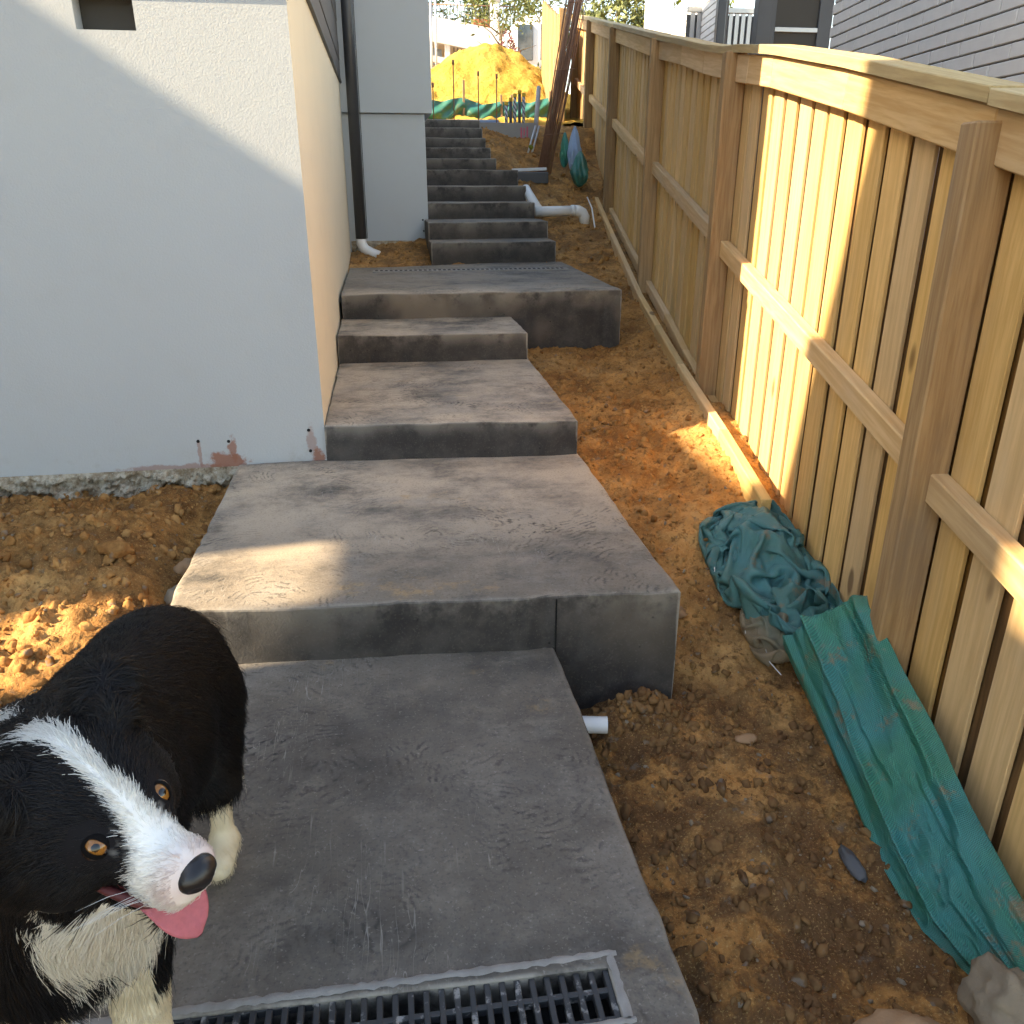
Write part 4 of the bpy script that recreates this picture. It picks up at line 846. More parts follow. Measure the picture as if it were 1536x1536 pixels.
# ------------------------------------------------------------------ green cloth
def cloth_obj(name, P, UV, mat, parent=None):
    h, w, _ = P.shape; k = np.arange(h * w).reshape(h, w); Q = np.stack([k[:-1, :-1], k[:-1, 1:], k[1:, 1:], k[1:, :-1]], -1).reshape(-1, 4)
    o = mk_np(name, P.reshape(-1, 3), Q, mat, parent); uvl = o.data.uv_layers.new(name='UVMap'); li = np.empty(len(o.data.loops), np.int32); o.data.loops.foreach_get('vertex_index', li)
    uvl.data.foreach_set('uv', UV.reshape(-1, 2)[li].astype(np.float32).ravel())
    s = o.modifiers.new('thickness', 'SOLIDIFY'); s.thickness = 0.0016; s.offset = 0
    return o
def crumple(nu, nv, lu, lv, lo, hi, floor, steps=150, seed=1, start_z=0.25, grav=0.0010, rot=0.0):
    """a sheet lu x lv squeezed by walls closing in on it until it buckles over what lies beneath (position based)"""
    rg = np.random.default_rng(seed); u = np.linspace(-.5, .5, nu); v = np.linspace(-.5, .5, nv); U, V = np.meshgrid(u, v)
    c = (np.array(lo) + np.array(hi)) / 2; cr, sr = math.cos(rot), math.sin(rot)
    P = np.stack([c[0] + 0.66 * (U * lu * cr - V * lv * sr), c[1] + 0.66 * (U * lu * sr + V * lv * cr), 0 * U], -1); P[..., 2] = start_z + 0.10 * fbm(U * 9 + seed, V * 9, 1.0, 2) + 0.004 * rg.normal(size=U.shape)
    P[..., 0] += 0.03 * fbm(U * 8, V * 8, seed + 5.0, 2); P[..., 1] += 0.03 * fbm(U * 8 + 4, V * 8, seed + 9.0, 2); Vel = np.zeros_like(P)
    du, dv = lu / (nu - 1), lv / (nv - 1); prs = [((0, 1), du, .9), ((1, 0), dv, .9), ((1, 1), math.hypot(du, dv), .6), ((1, -1), math.hypot(du, dv), .6), ((0, 2), 2 * du, .22), ((2, 0), 2 * dv, .22), ((0, 5), 5 * du, .04), ((5, 0), 5 * dv, .04)]
    full = np.array([abs(lu * cr) + abs(lv * sr), abs(lu * sr) + abs(lv * cr)]); end = np.array([hi[0] - lo[0], hi[1] - lo[1]])
    for s in range(steps):
        q = min(1, s / (steps * 0.85)); ext = full * 0.72 * (1 - q) + end * q; old = P.copy(); Vel[..., 2] -= grav; P = P + Vel
        for it in range(7):
            for (a, b), L, k in prs:
                if b >= 0: A = P[:P.shape[0] - a, :P.shape[1] - b]; B = P[a:, b:]
                else: A = P[:P.shape[0] - a, -b:]; B = P[a:, :b]
                d = B - A; l = np.linalg.norm(d, axis=-1, keepdims=True) + 1e-9; corr = 0.5 * k * (l - L) / l * d
                A += corr; B -= corr
            dx = (P[..., 0] - c[0]) / (ext[0] / 2); dy = (P[..., 1] - c[1]) / (ext[1] / 2); rr = np.maximum((np.abs(dx) ** 3 + np.abs(dy) ** 3) ** (1 / 3), 1e-6); k_ = np.where(rr > 1, 1 / rr, 1)
            P[..., 0] = c[0] + (P[..., 0] - c[0]) * k_; P[..., 1] = c[1] + (P[..., 1] - c[1]) * k_
            P[..., 2] = np.maximum(P[..., 2], floor(P[..., 0], P[..., 1]))
        Vel = (P - old) * 0.80
    return P, np.stack([U * lu, V * lv], -1)
heap = tag(empty('crumpled_cloth', (1.4, 2.7, -0.1)), 'crumpled teal shade cloth heaped against the foot of the fence', 'shade cloth')
def mound(cx, cy, rx, ry, h, sd, n=4):
    return lambda x, y: base_z(x, y) + 0.010 + h * np.exp(-np.abs((x - cx) / rx) ** 2.5 - np.abs((y - cy) / ry) ** 2.5) * (0.62 + 0.75 * (1 - np.abs(vnoise(x * n * 2.2 + sd, y * n * 1.6, sd * 1.7)) * 1.6))
P, UV = crumple(96, 120, 0.86, 1.20, (1.225, 2.46), (1.64, 3.12), mound(1.46, 2.82, .15, .27, 0.115, 3, 7), 105, 3, 0.30, 0.0008, 0.3)
cloth_obj('cloth', P, UV, M['cloth2'], heap)
P, UV = crumple(64, 64, 0.52, 0.56, (1.30, 2.34), (1.60, 2.72), mound(1.47, 2.52, .12, .14, 0.13, 7, 7), 110, 5, 0.30, 0.0008, 0.7)
cloth_obj('cloth_fold', P, UV, M['cloth2'], heap)
P2, UV2 = crumple(54, 54, 0.40, 0.40, (1.24, 2.33), (1.46, 2.60), mound(1.36, 2.46, .09, .10, 0.085, 11), 110, 9, 0.22, 0.0008, 0.2)
M['clothtan'] = m_mesh_cloth('muddy_shade_cloth', (0.16, 0.19, 0.14), (0.33, 0.22, 0.12), 0.8, weave=170)
tag(cloth_obj('muddy_corner', P2, UV2, M['clothtan'], heap), 'mud stained tan corner of the cloth')
for (x, y, L) in ((1.255, 2.52, .09), (1.29, 2.42, .16), (1.24, 2.80, .07)):
    z0 = float(base_z(np.array([x]), np.array([y]))[0]); tube('loose_thread', [(x, y, z0 + 0.05), (x - .01, y - L * .5, z0 + 0.02), (x - .005, y - L, z0 + 0.018)], 0.0018, M['pvc'], heap, 4)
# the long draped strip
dr = tag(empty('draped_cloth', (1.3, 1.6, -0.25)), 'long green shade cloth draped against the foot of the fence', 'shade cloth')
sv = np.array([0, .12, .28, .5, .72, .88, 1.0])
Tt = np.array([(1.475, 2.13, .165), (1.450, 1.98, .115), (1.412, 1.72, .045), (1.375, 1.45, -.035), (1.345, 1.24, -.095), (1.325, 1.06, -.13), (1.30, .80, -.17)])
Lb = np.array([(1.33, 2.36, -.13), (1.315, 2.12, -.205), (1.268, 1.83, -.235), (1.205, 1.50, -.265), (1.195, 1.30, -.285), (1.235, 1.10, -.295), (1.20, .80, -.30)])
ns, ntt = 220, 90; s_ = np.linspace(0, 1, ns); t_ = np.linspace(0, 1, ntt); SS, TT = np.meshgrid(s_, t_, indexing='ij')
Tp = np.stack([np.interp(s_, sv, Tt[:, i]) for i in range(3)], -1)[:, None]; Lp = np.stack([np.interp(s_, sv, Lb[:, i]) for i in range(3)], -1)[:, None]
P = Lp + (Tp - Lp) * TT[..., None]; bul = 0.045 * np.sin(TT * math.pi) * (1 - 0.3 * SS)
rd = lambda a, b, c, d: 1 - 2.2 * np.abs(vnoise(SS * a + 0.7 * TT + d, TT * b + 0.9 * SS, c))
env = np.sin(np.clip(TT, .02, .98) * math.pi) ** .45
fold = env * (0.034 * np.maximum(rd(1.2, 4.0, 1.0, 0), -.2) + 0.011 * np.maximum(rd(3.2, 7, 4.0, 3), -.3) + 0.006 * rd(9, 6, 7.0, 5) + 0.003 * rd(20, 13, 9.0, 8)) - 0.010
fold = fold - 0.05 * np.exp(-((SS - .10) / .09) ** 2 - ((TT - .62) / .20) ** 2) + 0.03 * np.exp(-((SS - .05) / .05) ** 2 - ((TT - .95) / .1) ** 2)
nrm = np.array([-0.80, 0.0, 0.60]); P = P + nrm * (bul + fold)[..., None]; P[..., 1] += 0.012 * fbm(SS * 6, TT * 5, 9., 2)
P[..., 2] = np.maximum(P[..., 2], base_z(P[..., 0], P[..., 1]) + 0.004)
cloth_obj('cloth', P, np.stack([SS * 1.4, TT * 0.45], -1), M['cloth'], dr)
# hanging bag by the far fence
bag = tag(empty('cloth_bag', (2.35, 10.3, 1.5)), 'bunched green and pale blue cloth hanging on the far fence', 'cloth bundle')
def pouch(name, c, rx, ry, rz, mat, seed):
    V, F = lump(4, seed); d = V / np.linalg.norm(V, axis=1)[:, None]; ang = np.arctan2(d[:, 1], d[:, 0]); k = 1 + 0.12 * np.sin(ang * 7 + d[:, 2] * 3 + seed) + 0.2 * vnoise(d[:, 0] * 2, d[:, 1] * 2, d[:, 2] * 2 + seed)
    tp = np.where(d[:, 2] > 0, 1 - 0.35 * np.abs(d[:, 2]), 1.15)
    return mk_np(name, np.stack([c[0] + d[:, 0] * k * rx * tp, c[1] + d[:, 1] * k * ry * tp, c[2] + d[:, 2] * rz], -1), F, mat, bag)
pouch('green_pouch', (2.375, 10.35, 1.52), .085, .10, .20, M['clothfar'], 2); pouch('blue_pouch', (2.36, 10.6, 1.74), .07, .08, .26, M['bluewrap'], 5); pouch('teal_pouch', (2.27, 10.75, 1.74), .05, .07, .20, M['cloth'], 8)

# ------------------------------------------------------------------ the dog: one continuous body surface, with fur, eyes, nose and tongue as parts
HM = np.array([-0.292, 0.709, 0.796]); HF = np.array([0.804, -0.579, -0.169]); HU = np.array([0.087, -0.169, 0.988])
HF /= np.linalg.norm(HF); HE = np.cross(HU, HF); HE /= np.linalg.norm(HE); HU = np.cross(HF, HE); HR = np.stack([HF, HE, HU])      # rows: forward, left, up
hw = lambda x, y, z: HM + x * HF + y * HE + z * HU
PR = []                                                                   # (kind, data, blend)
def cap_(a, ra, b, rb, k=0.03): PR.append(('c', (np.array(a, float), ra, np.array(b, float), rb), k))
def ell_(c, r, k=0.03, head=True): PR.append(('e', (np.array(c, float), np.array(r, float), head), k))
# torso
cap_((-.515, 1.02, .505), .146, (-.497, 1.25, .492), .140, .05); cap_((-.497, 1.25, .492), .138, (-.485, 1.46, .500), .122, .05)
cap_((-.485, 1.45, .485), .128, (-.482, 1.52, .43), .108, .05)
cap_((-.505, 1.00, .61), .100, (-.490, 1.38, .565), .080, .05)
# neck and ruff
cap_(hw(-.085, 0, -.035), .082, (-.470, .950, .640), .125, .04); cap_((-.470, .95, .63), .125, (-.495, 1.04, .55), .150, .05)
cap_(hw(-.080, -.01, -.125), .072, (-.465, .890, .520), .112, .04); cap_((-.468, .90, .51), .112, (-.515, 1.0, .42), .115, .05)
# legs
for sx in (-1, 1):
    hx = -.498 + sx * .076
    cap_((hx, 1.46, .43), .090, (hx + sx * .012, 1.40, .29), .062, .04); cap_((hx + sx * .012, 1.40, .29), .052, (hx, 1.52, .17), .028, .02)
    cap_((hx, 1.52, .17), .024, (hx, 1.495, .045), .021, .02); cap_((hx, 1.495, .038), .032, (hx, 1.43, .028), .028, .02)
    fx = -.515 + sx * .072
    cap_((fx, .97, .46), .075, (fx, 1.01, .32), .050, .04); cap_((fx, 1.01, .32), .050, (fx + sx * .005, .960, .14), .036, .02)
    cap_((fx + sx * .005, .960, .14), .035, (fx + sx * .005, .955, .045), .032, .02); cap_((fx + sx * .005, .955, .038), .034, (fx + sx * .005, .905, .028), .031, .02)
# tail hanging down
cap_((-.480, 1.56, .47), .046, (-.460, 1.61, .35), .044, .03); cap_((-.460, 1.61, .35), .044, (-.435, 1.60, .22), .028, .03)
# head
ell_((-.078, 0, -.006), (.086, .079, .062)); ell_((-.018, 0, -.010), (.050, .052, .036)); ell_((-.005, .030, -.004), (.024, .020, .018), .012); ell_((-.005, -.030, -.004), (.024, .020, .018), .012)
PR.append(('hc', ((.004, 0, -.032), .0375, (.074, 0, -.021), .0275), .022))
ell_((.078, 0, -.024), (.026, .029, .026), .014)
ell_((.058, .017, -.040), (.036, .017, .018), .012); ell_((.058, -.017, -.040), (.036, .017, .018), .012)      # upper lips
for sy in (-1, 1): ell_((-.055, sy * .048, -.048), (.050, .042, .048), .03)
PR.append(('hc', ((-.045, 0, -.088), .036, (.050, 0, -.086), .0165), .010))                                     # lower jaw
for sy in (-1, 1):                                                                                              # ears folded back
    PR.append(('hc', ((-.085, sy * .062, .044), .020, (-.125, sy * .088, .046), .024), .014)); PR.append(('hc', ((-.125, sy * .088, .046), .023, (-.128, sy * .104, -.002), .015), .014))
def sdf(kind, d, P):
    if kind in ('hc', 'c'):
        a, ra, b, rb = d
        if kind == 'hc': a = hw(*a); b = hw(*b)
        ab = b - a; t = np.clip(((P - a) @ ab) / (ab @ ab), 0, 1); return np.linalg.norm(P - a - t[..., None] * ab, axis=-1) - (ra + (rb - ra) * t)
    c, r, head = d; q = (P - HM) @ HR.T - c; k0 = np.linalg.norm(q / r, axis=-1); k1 = np.linalg.norm(q / (r * r), axis=-1) + 1e-9; return k0 * (k0 - 1) / k1
def bounds(kind, d):
    if kind == 'c': a, ra, b, rb = d; return np.minimum(a - ra, b - rb), np.maximum(a + ra, b + rb)
    if kind == 'hc': a, ra, b, rb = d; a = hw(*a); b = hw(*b); return np.minimum(a - ra, b - rb), np.maximum(a + ra, b + rb)
    c = hw(*d[0]); r = d[1].max(); return c - r, c + r
def dog_surface(h=0.0058):
    lo = np.array([-.80, .55, -.03]); hi = np.array([-.12, 1.76, .92]); N = np.ceil((hi - lo) / h).astype(int) + 1
    D = np.full(N, 0.2, np.float32); ax = [lo[i] + h * np.arange(N[i]) for i in range(3)]
    for kind, d, k in PR:
        b0, b1 = bounds(kind, d); i0 = np.clip(((b0 - 0.09 - lo) / h).astype(int), 0, N - 1); i1 = np.clip(((b1 + 0.09 - lo) / h).astype(int) + 1, 1, N)
        sl_ = tuple(slice(i0[j], i1[j]) for j in range(3)); G = np.stack(np.meshgrid(*[ax[j][sl_[j]] for j in range(3)], indexing='ij'), -1)
        e = sdf(kind, d, G).astype(np.float32); c = D[sl_]; hh = np.clip(0.5 + 0.5 * (e - c) / k, 0, 1); D[sl_] = e * (1 - hh) + c * hh - k * hh * (1 - hh)
    ins = D < 0; n = N - 1
    cnt = np.zeros(n, np.int8); acc = np.zeros(tuple(n) + (3,), np.float32); cc = np.zeros(n, np.float32)
    cs = [(a, b, c) for a in (0, 1) for b in (0, 1) for c in (0, 1)]; S3 = lambda o: tuple(slice(o[i], o[i] + n[i]) for i in range(3))
    for o in cs: cnt += ins[S3(o)]
    for a in cs:
        for j in range(3):
            if a[j] == 0:
                b = list(a); b[j] = 1; b = tuple(b); da = D[S3(a)]; db = D[S3(b)]; x = (da < 0) != (db < 0); t = np.where(x, da / np.where(x, da - db, 1), 0)
                for q in range(3): acc[..., q] += np.where(x, a[q] + (t if q == j else 0), 0)
                cc += x
    act = (cnt > 0) & (cnt < 8); idx = np.full(n, -1, np.int64); idx[act] = np.arange(act.sum())
    cell = np.argwhere(act); V = lo + h * (cell + acc[act] / cc[act][:, None]); F = []
    for j in range(3):
        o1 = [0, 0, 0]; o1[j] = 1; A = ins[tuple(slice(0, N[q] - o1[q]) for q in range(3))]; B = ins[tuple(slice(o1[q], N[q]) for q in range(3))]
        E_ = np.argwhere(A != B); p, q = [(1, 2), (2, 0), (0, 1)][j]; ok = (E_[:, p] > 0) & (E_[:, q] > 0) & (E_[:, 0] < n[0]) & (E_[:, 1] < n[1]) & (E_[:, 2] < n[2]); E_ = E_[ok]
        def at(dp, dq): I = E_.copy(); I[:, p] += dp; I[:, q] += dq; return idx[I[:, 0], I[:, 1], I[:, 2]]
        Qd = np.stack([at(-1, -1), at(0, -1), at(0, 0), at(-1, 0)], 1); s = A[E_[:, 0], E_[:, 1], E_[:, 2]]; Qd[~s] = Qd[~s][:, ::-1]; F.append(Qd[(Qd >= 0).all(1)])
    return V, np.concatenate(F)
DV, DF = dog_surface()
def dog_colour(P, jit=True):
    """(n,3) linear colour and (n,) hair length by place on the coat"""
    n = len(P); L = (P - HM) @ HR.T; x, y, z = L[:, 0], L[:, 1], L[:, 2]; nz = vnoise(P[:, 0] * 60, P[:, 1] * 60, P[:, 2] * 60) * 0.006
    black = np.array([0.0105, 0.0095, 0.0105]); white = np.array([0.86, 0.83, 0.77]); cream = np.array([0.78, 0.68, 0.50]); pink = np.array([0.62, 0.38, 0.34])
    C = np.tile(black, (n, 1)); hl = np.full(n, 0.046)
    head = (x > -.17) & (np.abs(y) < .13) & (z > -.14) & (np.linalg.norm(L, axis=1) < .20)
    w = np.interp(x, [-.150, -.125, -.095, -.05, -.01, .02, .045, .07], [0, .009, .0125, .0100, .0105, .016, .026, .06]) + nz * .7 + RNG.normal(size=n) * .0012
    wht = head & (z > -.06) & (np.abs(y - 0.002) < w) & (x > -.145)
    wht |= head & (x > .040 + nz * 1.5 + RNG.normal(size=n) * .002 + 0.35 * np.maximum(0, -.030 - z)) & (z > -.062)
    C[wht] = white
    pw_ = np.where(wht, np.clip((x - .062) / .03, 0, 1) * np.clip((z + .045) / .02, 0, 1) * .5, 0)[:, None]; C = C * (1 - pw_) + pink * pw_
    # white throat and chest
    thr = ((z < -.088 + nz * 1.5) & (x > -.050) & (x < .10) & (np.abs(y) < .10) & (P[:, 2] > .3)) | ((P[:, 1] < .90 + nz * 4) & (P[:, 2] < HM[2] - .11) & (P[:, 2] > .30) & (x > -.085 + nz * 3) & (z < -.12))
    C[thr] = 0.65 * white + 0.35 * cream
    lip = head & (z < -.050) & (z > -.100 + nz) & (x > -.045) & (x < .064) & ~(z < -.100); C[lip] = black * 0.9
    ch = (x > .02) & (z < -.100 + nz) & (np.abs(y) < .05) & (z > -.13); C[ch] = white * 0.85
    leg = (P[:, 2] < .40 + nz * 4) & (P[:, 1] < 1.06); C[leg] = cream * 0.95
    hleg = (P[:, 2] < .25 + nz * 4) & (P[:, 1] > 1.2) & (P[:, 1] < 1.60); C[hleg] = cream
    patch = (P[:, 1] < 1.2) & (P[:, 2] > .24) & (P[:, 2] < .36) & (P[:, 0] > -.412); C[patch] = black
    sh = (P[:, 0] < -.53) & (P[:, 1] < 1.0) & (P[:, 2] < .60) & (P[:, 2] > .3); mott = vnoise(P[:, 0] * 45, P[:, 1] * 45, P[:, 2] * 45) > 0.0; C[sh & mott] = white * 0.55
    tuft = np.linalg.norm(P - np.array([-.505, .935, .745]), axis=1) < .042 + nz * 2; C[tuft] = white * 0.8
    hl[head] = np.interp(x[head], [-.15, -.06, -.01, .03, .09], [.044, .030, .019, .016, .012])
    ck = head & (np.abs(y) > .055) & (z < -.01) & (x < -.03); hl[ck] = 0.042
    hl[lip] = .005; hl[ch] = .012
    hl[thr] = .042; hl[~head & (P[:, 1] < .98) & (P[:, 2] > .45)] = .062
    rear = (P[:, 1] > 1.50) & (P[:, 2] > .22); hl[rear] = .075
    low = (P[:, 2] < .27); hl[low] = .020
    hl[(P[:, 1] > 1.56)] = .085; hl[tuft] = .05
    eye = np.minimum(np.linalg.norm(P - hw(.010, .042, .006), axis=1), np.linalg.norm(P - hw(.010, -.042, .006), axis=1)); hl[eye < .026] = .0085
    hl[eye < .0120] = 0.0
    nd = np.linalg.norm((L - np.array([.100, 0, -.016])) / np.array([.020, .025, .020]), axis=1); hl[nd < 1.05] = 0
    if jit: C = C * (1 + np.where(C.max(1) > .3, .10, 0) * vnoise(P[:, 0] * 90, P[:, 1] * 90, P[:, 2] * 90))[:, None]; C = C * (1 + np.where(C.max(1, keepdims=True) > .3, .08, .45) * RNG.uniform(-1, 1, (n, 1))); brown = (RNG.random(n) < .10) & (C.max(1) < .05); C[brown] = np.array([.030, .018, .011])
    return np.clip(C, 0, .9), hl
def m_attr(name, rough, spec, sheen=0.0):
    t = NT(name); a = t.n.new('ShaderNodeAttribute'); a.attribute_name = 'coat'; t.l.new(a.outputs['Color'], t.b.inputs['Base Color']); t.b.inputs['Roughness'].default_value = rough; t.b.inputs['Specular IOR Level'].default_value = spec
    t.b.inputs['Sheen Weight'].default_value = sheen; return t.m
dog = tag(empty('dog', (-.46, 1.2, 0)), 'black and white long haired dog with amber eyes and its tongue out', 'dog')
body = mk_np('body', DV, DF, m_attr('dog_skin', 0.8, 0.1), dog)
cs_ = sum(dog_colour(DV + RNG.normal(size=DV.shape) * .0035, False)[0] for _ in range(8)) / 8; at_ = body.data.color_attributes.new('coat', 'FLOAT_COLOR', 'POINT'); at_.data.foreach_set('color', np.concatenate([cs_, np.ones((len(cs_), 1))], 1).astype(np.float32).ravel())
def grow_fur(n):
    A, B, Cc, Dd = [DV[DF[:, i]] for i in range(4)]; nr = np.cross(Cc - A, Dd - B); ar = np.linalg.norm(nr, axis=1); nr /= ar[:, None] + 1e-12
    cen = DV[DF].mean(1); wgt = ar * np.where(np.linalg.norm(cen - HM, axis=1) < .2, 2.4, 1.0) * np.where((cen[:, 1] < 1.0) & (cen[:, 2] > .3), 1.7, 1.0) * np.where(cen[:, 1] > 1.3, .9, 1.0) * np.where(cen[:, 2] < .2, .4, 1.0)
    f = RNG.choice(len(DF), n, p=wgt / wgt.sum()); u, v = RNG.random((2, n, 1)); P = (A[f] * (1 - u) + B[f] * u) * (1 - v) + (Dd[f] * (1 - u) + Cc[f] * u) * v
    # smooth normals
    VN = np.zeros_like(DV); [np.add.at(VN, DF[:, i], nr * ar[:, None]) for i in range(4)]; VN /= np.linalg.norm(VN, axis=1)[:, None] + 1e-12; Nn = VN[DF[f]].mean(1); Nn /= np.linalg.norm(Nn, axis=1)[:, None]
    col, hl = dog_colour(P); k = hl > 0; P, Nn, col, hl = P[k], Nn[k], col[k], hl[k]; n = len(P)
    L = (P - HM) @ HR.T; whd = np.clip(1.3 - np.linalg.norm(L, axis=1) / .16, 0, 1)[:, None]
    flow = np.tile(np.array([0, .62, -.62]), (n, 1)); flow[:, 0] = np.sign(P[:, 0] + .47) * np.clip(np.abs(P[:, 0] + .47) * 3, 0, .5) * 0.3
    front = (P[:, 1] < 1.0)[:, None]; flow = np.where(front, np.array([0.05, .12, -.95]), flow); low = (P[:, 2] < .3)[:, None]; flow = np.where(low, np.array([0, .1, -1.]), flow)
    hf = -HF * 0.95 - HU * 0.25 + np.sign(L[:, 1:2]) * HE * 0.25; flow = flow * (1 - whd) + hf * whd
    cl = np.stack([vnoise(P[:, 0] * 38, P[:, 1] * 38, P[:, 2] * 38 + q) for q in (0, 31, 67)], -1); flow = flow + 0.28 * cl + 0.10 * RNG.normal(size=(n, 3))
    flow -= Nn * (flow * Nn).sum(1, keepdims=True); flow /= np.linalg.norm(flow, axis=1)[:, None] + 1e-9
    hl = hl * RNG.uniform(.5, 1.1, n) * np.where(RNG.random(n) < .07, 1.45, 1.0); K = 5; pts = np.zeros((n, K, 3), np.float32); lift = np.where(hl > .05, .34, np.where(hl < .022, .62, .42))[:, None] * RNG.uniform(.7, 1.3, (n, 1))
    for q in range(K):
        t = q / (K - 1); pts[:, q] = P - Nn * 0.002 + hl[:, None] * (flow * (t * .92) + Nn * lift * (t - .75 * t * t)) + np.array([0, 0, -1]) * (hl[:, None] * .18 * t * t) + 0.10 * hl[:, None] * t * cl * np.sin(t * 5)
    return pts, col, hl
FP, FC, FL = grow_fur(260000)
hc = bpy.data.hair_curves.new('fur'); hc.add_curves([FP.shape[1]] * len(FP)); hc.points.foreach_set('position', FP.ravel().astype(np.float32))
rad = np.tile(np.array([.00050, .00050, .00044, .00032, .00012], np.float32), (len(FP), 1)) * np.clip(FL / .03, .50, .85)[:, None]
ra = hc.attributes.get('radius') or hc.attributes.new('radius', 'FLOAT', 'POINT'); ra.data.foreach_set('value', rad.ravel().astype(np.float32))
ca = hc.attributes.new('coat', 'FLOAT_COLOR', 'CURVE'); ca.data.foreach_set('color', np.concatenate([FC, np.ones((len(FC), 1))], 1).astype(np.float32).ravel())
fm = m_attr('dog_fur', 0.42, 0.45); nt_ = fm.node_tree; tr = nt_.nodes.new('ShaderNodeBsdfTranslucent'); mx = nt_.nodes.new('ShaderNodeMixShader'); mx.inputs[0].default_value = 0.35
nt_.links.new([n_ for n_ in nt_.nodes if n_.type == 'ATTRIBUTE'][0].outputs['Color'], tr.inputs[0]); nt_.links.new(nt_.nodes['Principled BSDF'].outputs[0], mx.inputs[1]); nt_.links.new(tr.outputs[0], mx.inputs[2]); nt_.links.new(mx.outputs[0], nt_.nodes['Material Output'].inputs[0]); hc.materials.append(fm)
fur = bpy.data.objects.new('fur', hc); S.collection.objects.link(fur); fur.parent = dog; fur.matrix_parent_inverse = Matrix.Translation(-dog.location); fur['kind'] = 'stuff'
# eyes
def m_eye():
    t = NT('amber_eye'); v = t.coord(); xyz = t.sep(v); r = t.math('SQRT', t.math('ADD', t.math('MULTIPLY', xyz[0], xyz[0]), t.math('MULTIPLY', xyz[1], xyz[1])))
    col = t.mix(t.noise(v, 900, 3), (0.17, 0.058, 0.009), (0.36, 0.145, 0.030)); col = t.mix(t.ramp(r, 0.0036, 0.0046, 1, 0), col, (0.004, 0.003, 0.003)); col = t.mix(t.ramp(r, 0.0085, 0.0105), col, (0.025, 0.012, 0.008))
    m = t.done(col, 0.10, None, 0.5); t.b.inputs['Coat Weight'].default_value = 0.35; t.b.inputs['Coat Roughness'].default_value = 0.02; return m
M['eye'] = m_eye(); M['rim'] = m_plain('dark_eyelid', (0.005, 0.004, 0.004), 0.75, 0.2, 40, spec=0.1); M['nose'] = m_plain('wet_nose', (0.014, 0.012, 0.013), 0.27, 0.2, 150, 0.12, 0.5)
def sphere(name, c, r, sc, R3, mat, parent, seg=24, dents=()):
    bm = bmesh.new(); bmesh.ops.create_uvsphere(bm, u_segments=seg, v_segments=seg // 2 + 4, radius=1.0)
    for v in bm.verts:
        for d, dr_, am in dents:
            q = (v.co - Vector(d)).length
            if q < dr_: v.co *= 1 - am * (1 - q / dr_) ** 2 * 1.5
        v.co = Vector((v.co.x * sc[0] * r, v.co.y * sc[1] * r, v.co.z * sc[2] * r))
    o = link(name, bm_mesh(name, bm), mat, None, True); Mm = Matrix(R3.tolist()).to_4x4() if hasattr(R3, 'tolist') else R3.to_4x4(); Mm.translation = Vector(c)
    o.parent = parent; o.matrix_parent_inverse = Matrix.Translation(-dog.location) if parent is dog else (Matrix.Translation(-dog.location) @ parent.matrix_basis).inverted() @ Matrix.Translation(-dog.location); o.matrix_basis = Mm; return o
CAMP = np.array([0, 0, 1.40])
for sy in (1, -1):
    c = hw(.0035, sy * .0358, .0030); out = 0.55 * HF + sy * 0.62 * HE + 0.25 * HU; toc = CAMP - c; toc /= np.linalg.norm(toc); g_ = out / np.linalg.norm(out) * 0.45 + toc * 0.8; g_ /= np.linalg.norm(g_)
    x_ = HF - g_ * (HF @ g_); x_ /= np.linalg.norm(x_); R3 = np.stack([x_, np.cross(g_, x_), g_], 1)
    ey = sphere('eye', c, 0.0160, (1, 1, 1), R3, M['eye'], dog)
    y_ = np.cross(g_, x_); y_ = y_ * np.sign(y_ @ HU); V = []; F = []; nq, nk = 40, 4
    for k in range(nk):
        w = 1 + 0.30 * k; rr = 0.0160 * (1.03 + (.02 if k == 0 else 0.035 - 0.012 * k))
        for i in range(nq):
            q = 2 * math.pi * i / nq; d = g_ + x_ * (.98 * w * math.cos(q) * (1 + .15 * math.cos(q))) + y_ * ((.43 if math.sin(q) > 0 else .37) * (w + .25 * k) * math.sin(q)); V.append(c + d / np.linalg.norm(d) * rr)
    for k in range(nk - 1):
        for i in range(nq): F.append((k * nq + i, k * nq + (i + 1) % nq, (k + 1) * nq + (i + 1) % nq, (k + 1) * nq + i))
    under(mk('eyelid', V, F, M['rim'], None, True), ey)
Rn = np.stack([HF, HE, HU], 1)
sphere('nose', hw(.0965, 0, -.0140), 1.0, (.0170, .0215, .0175), Rn, M['nose'], dog, 32, (((.72, .58, -.30), .50, .32), ((.72, -.58, -.30), .50, .32), ((.90, 0, -.45), .30, .12)))
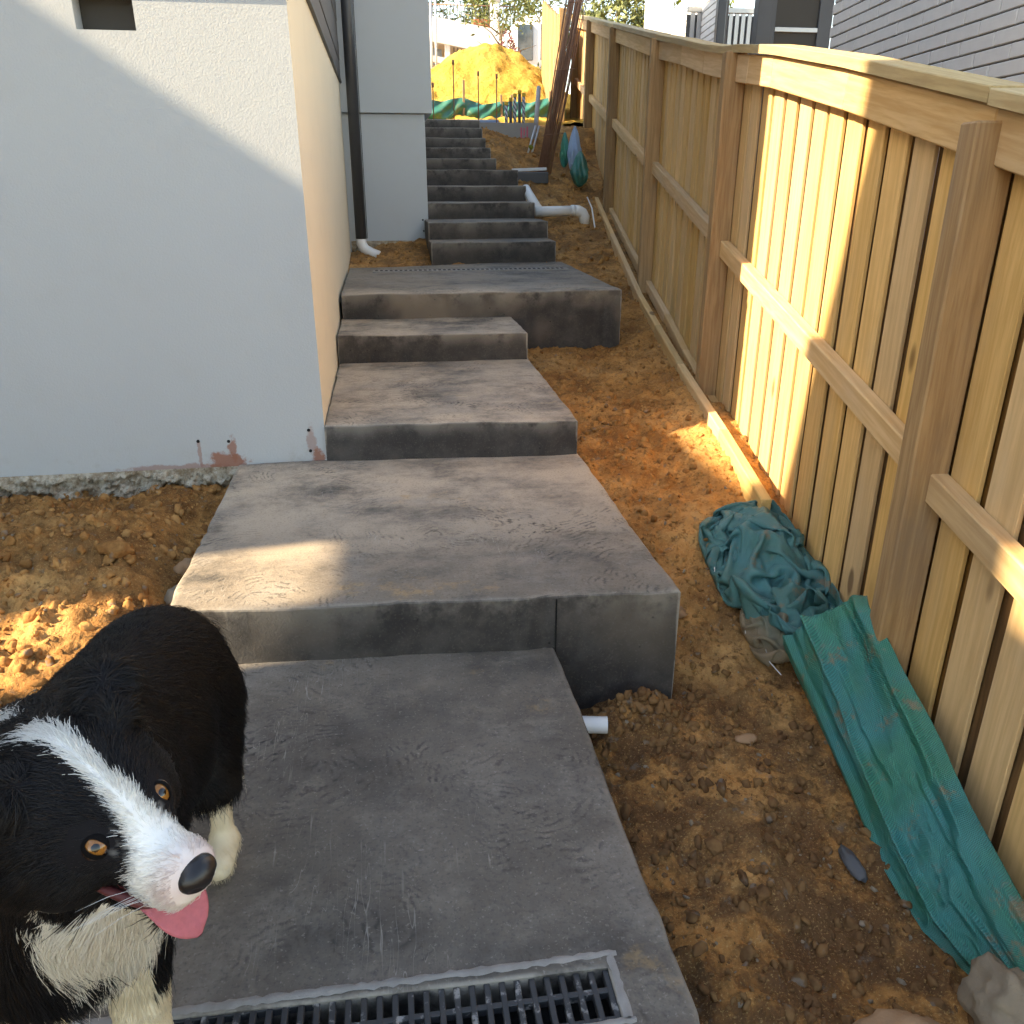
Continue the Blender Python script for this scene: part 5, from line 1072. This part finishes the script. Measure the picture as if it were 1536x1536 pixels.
# mouth lining, tongue
M['tongue'] = m_plain('pink_tongue', (0.60, 0.16, 0.19), 0.24, 0.2, 160, 0.5, 0.6); tb_ = M['tongue'].node_tree.nodes['Principled BSDF']; tb_.inputs['Subsurface Weight'].default_value = 0.25; tb_.inputs['Subsurface Radius'].default_value = (.006, .003, .002); tb_.inputs['Subsurface Scale'].default_value = 1.0; M['gum'] = m_plain('dark_gum', (0.11, 0.028, 0.028), 0.40, 0.5, 60)
V = []; F = []; nu, nv = 26, 14
for i in range(nu):
    s = i / (nu - 1); cx = .005 + .090 * s; cz = -.0650 - .014 * s - .030 * max(0, s - .55) ** 2 / .2; wd = .0235 + .006 * math.sin(s * 2.6); wd *= math.sqrt(max(0.02, 1 - max(0, (s - .70) / .30) ** 2.4)); th = .0075 * (1 - .35 * s)
    for j in range(nv):
        a = 2 * math.pi * j / nv; yy = math.cos(a) * wd; zz = math.sin(a) * th * (1 if math.sin(a) < 0 else .8) - .0065 * math.exp(-(yy / .0045) ** 2) * (1 if math.sin(a) > 0 else 0) + .10 * abs(yy) ** 1.3
        V.append(hw(cx, yy - .004, cz + zz))
for i in range(nu - 1):
    for j in range(nv): F.append((i * nv + j, i * nv + (j + 1) % nv, i * nv + nv + (j + 1) % nv, i * nv + nv + j))
F += [tuple(range(nv))[::-1], tuple((nu - 1) * nv + j for j in range(nv))]
mk('tongue', V, F, M['tongue'], dog, True)
for sy in (1, -1): tube('lip', [tuple(hw(-.035, sy * .046, -.064)), tuple(hw(-.005, sy * .042, -.060)), tuple(hw(.030, sy * .036, -.060)), tuple(hw(.050, sy * .030, -.062)), tuple(hw(.068, sy * .020, -.062))], [.002, .0050, .0062, .0060, .002], M['gum'], dog, 8)
for k in range(7):
    a = hw(.050 + .004 * k, -.030 + .001 * k, -.036 - .003 * (k % 3)); b = a - HE * (.05 + .01 * (k % 3)) - HF * .03 - HU * (.012 * (k % 2))
    tube('whisker', [tuple(a), tuple((a + b) / 2 + HU * .004), tuple(b)], [.00035, .0003, .0001], M['white'], dog, 4)
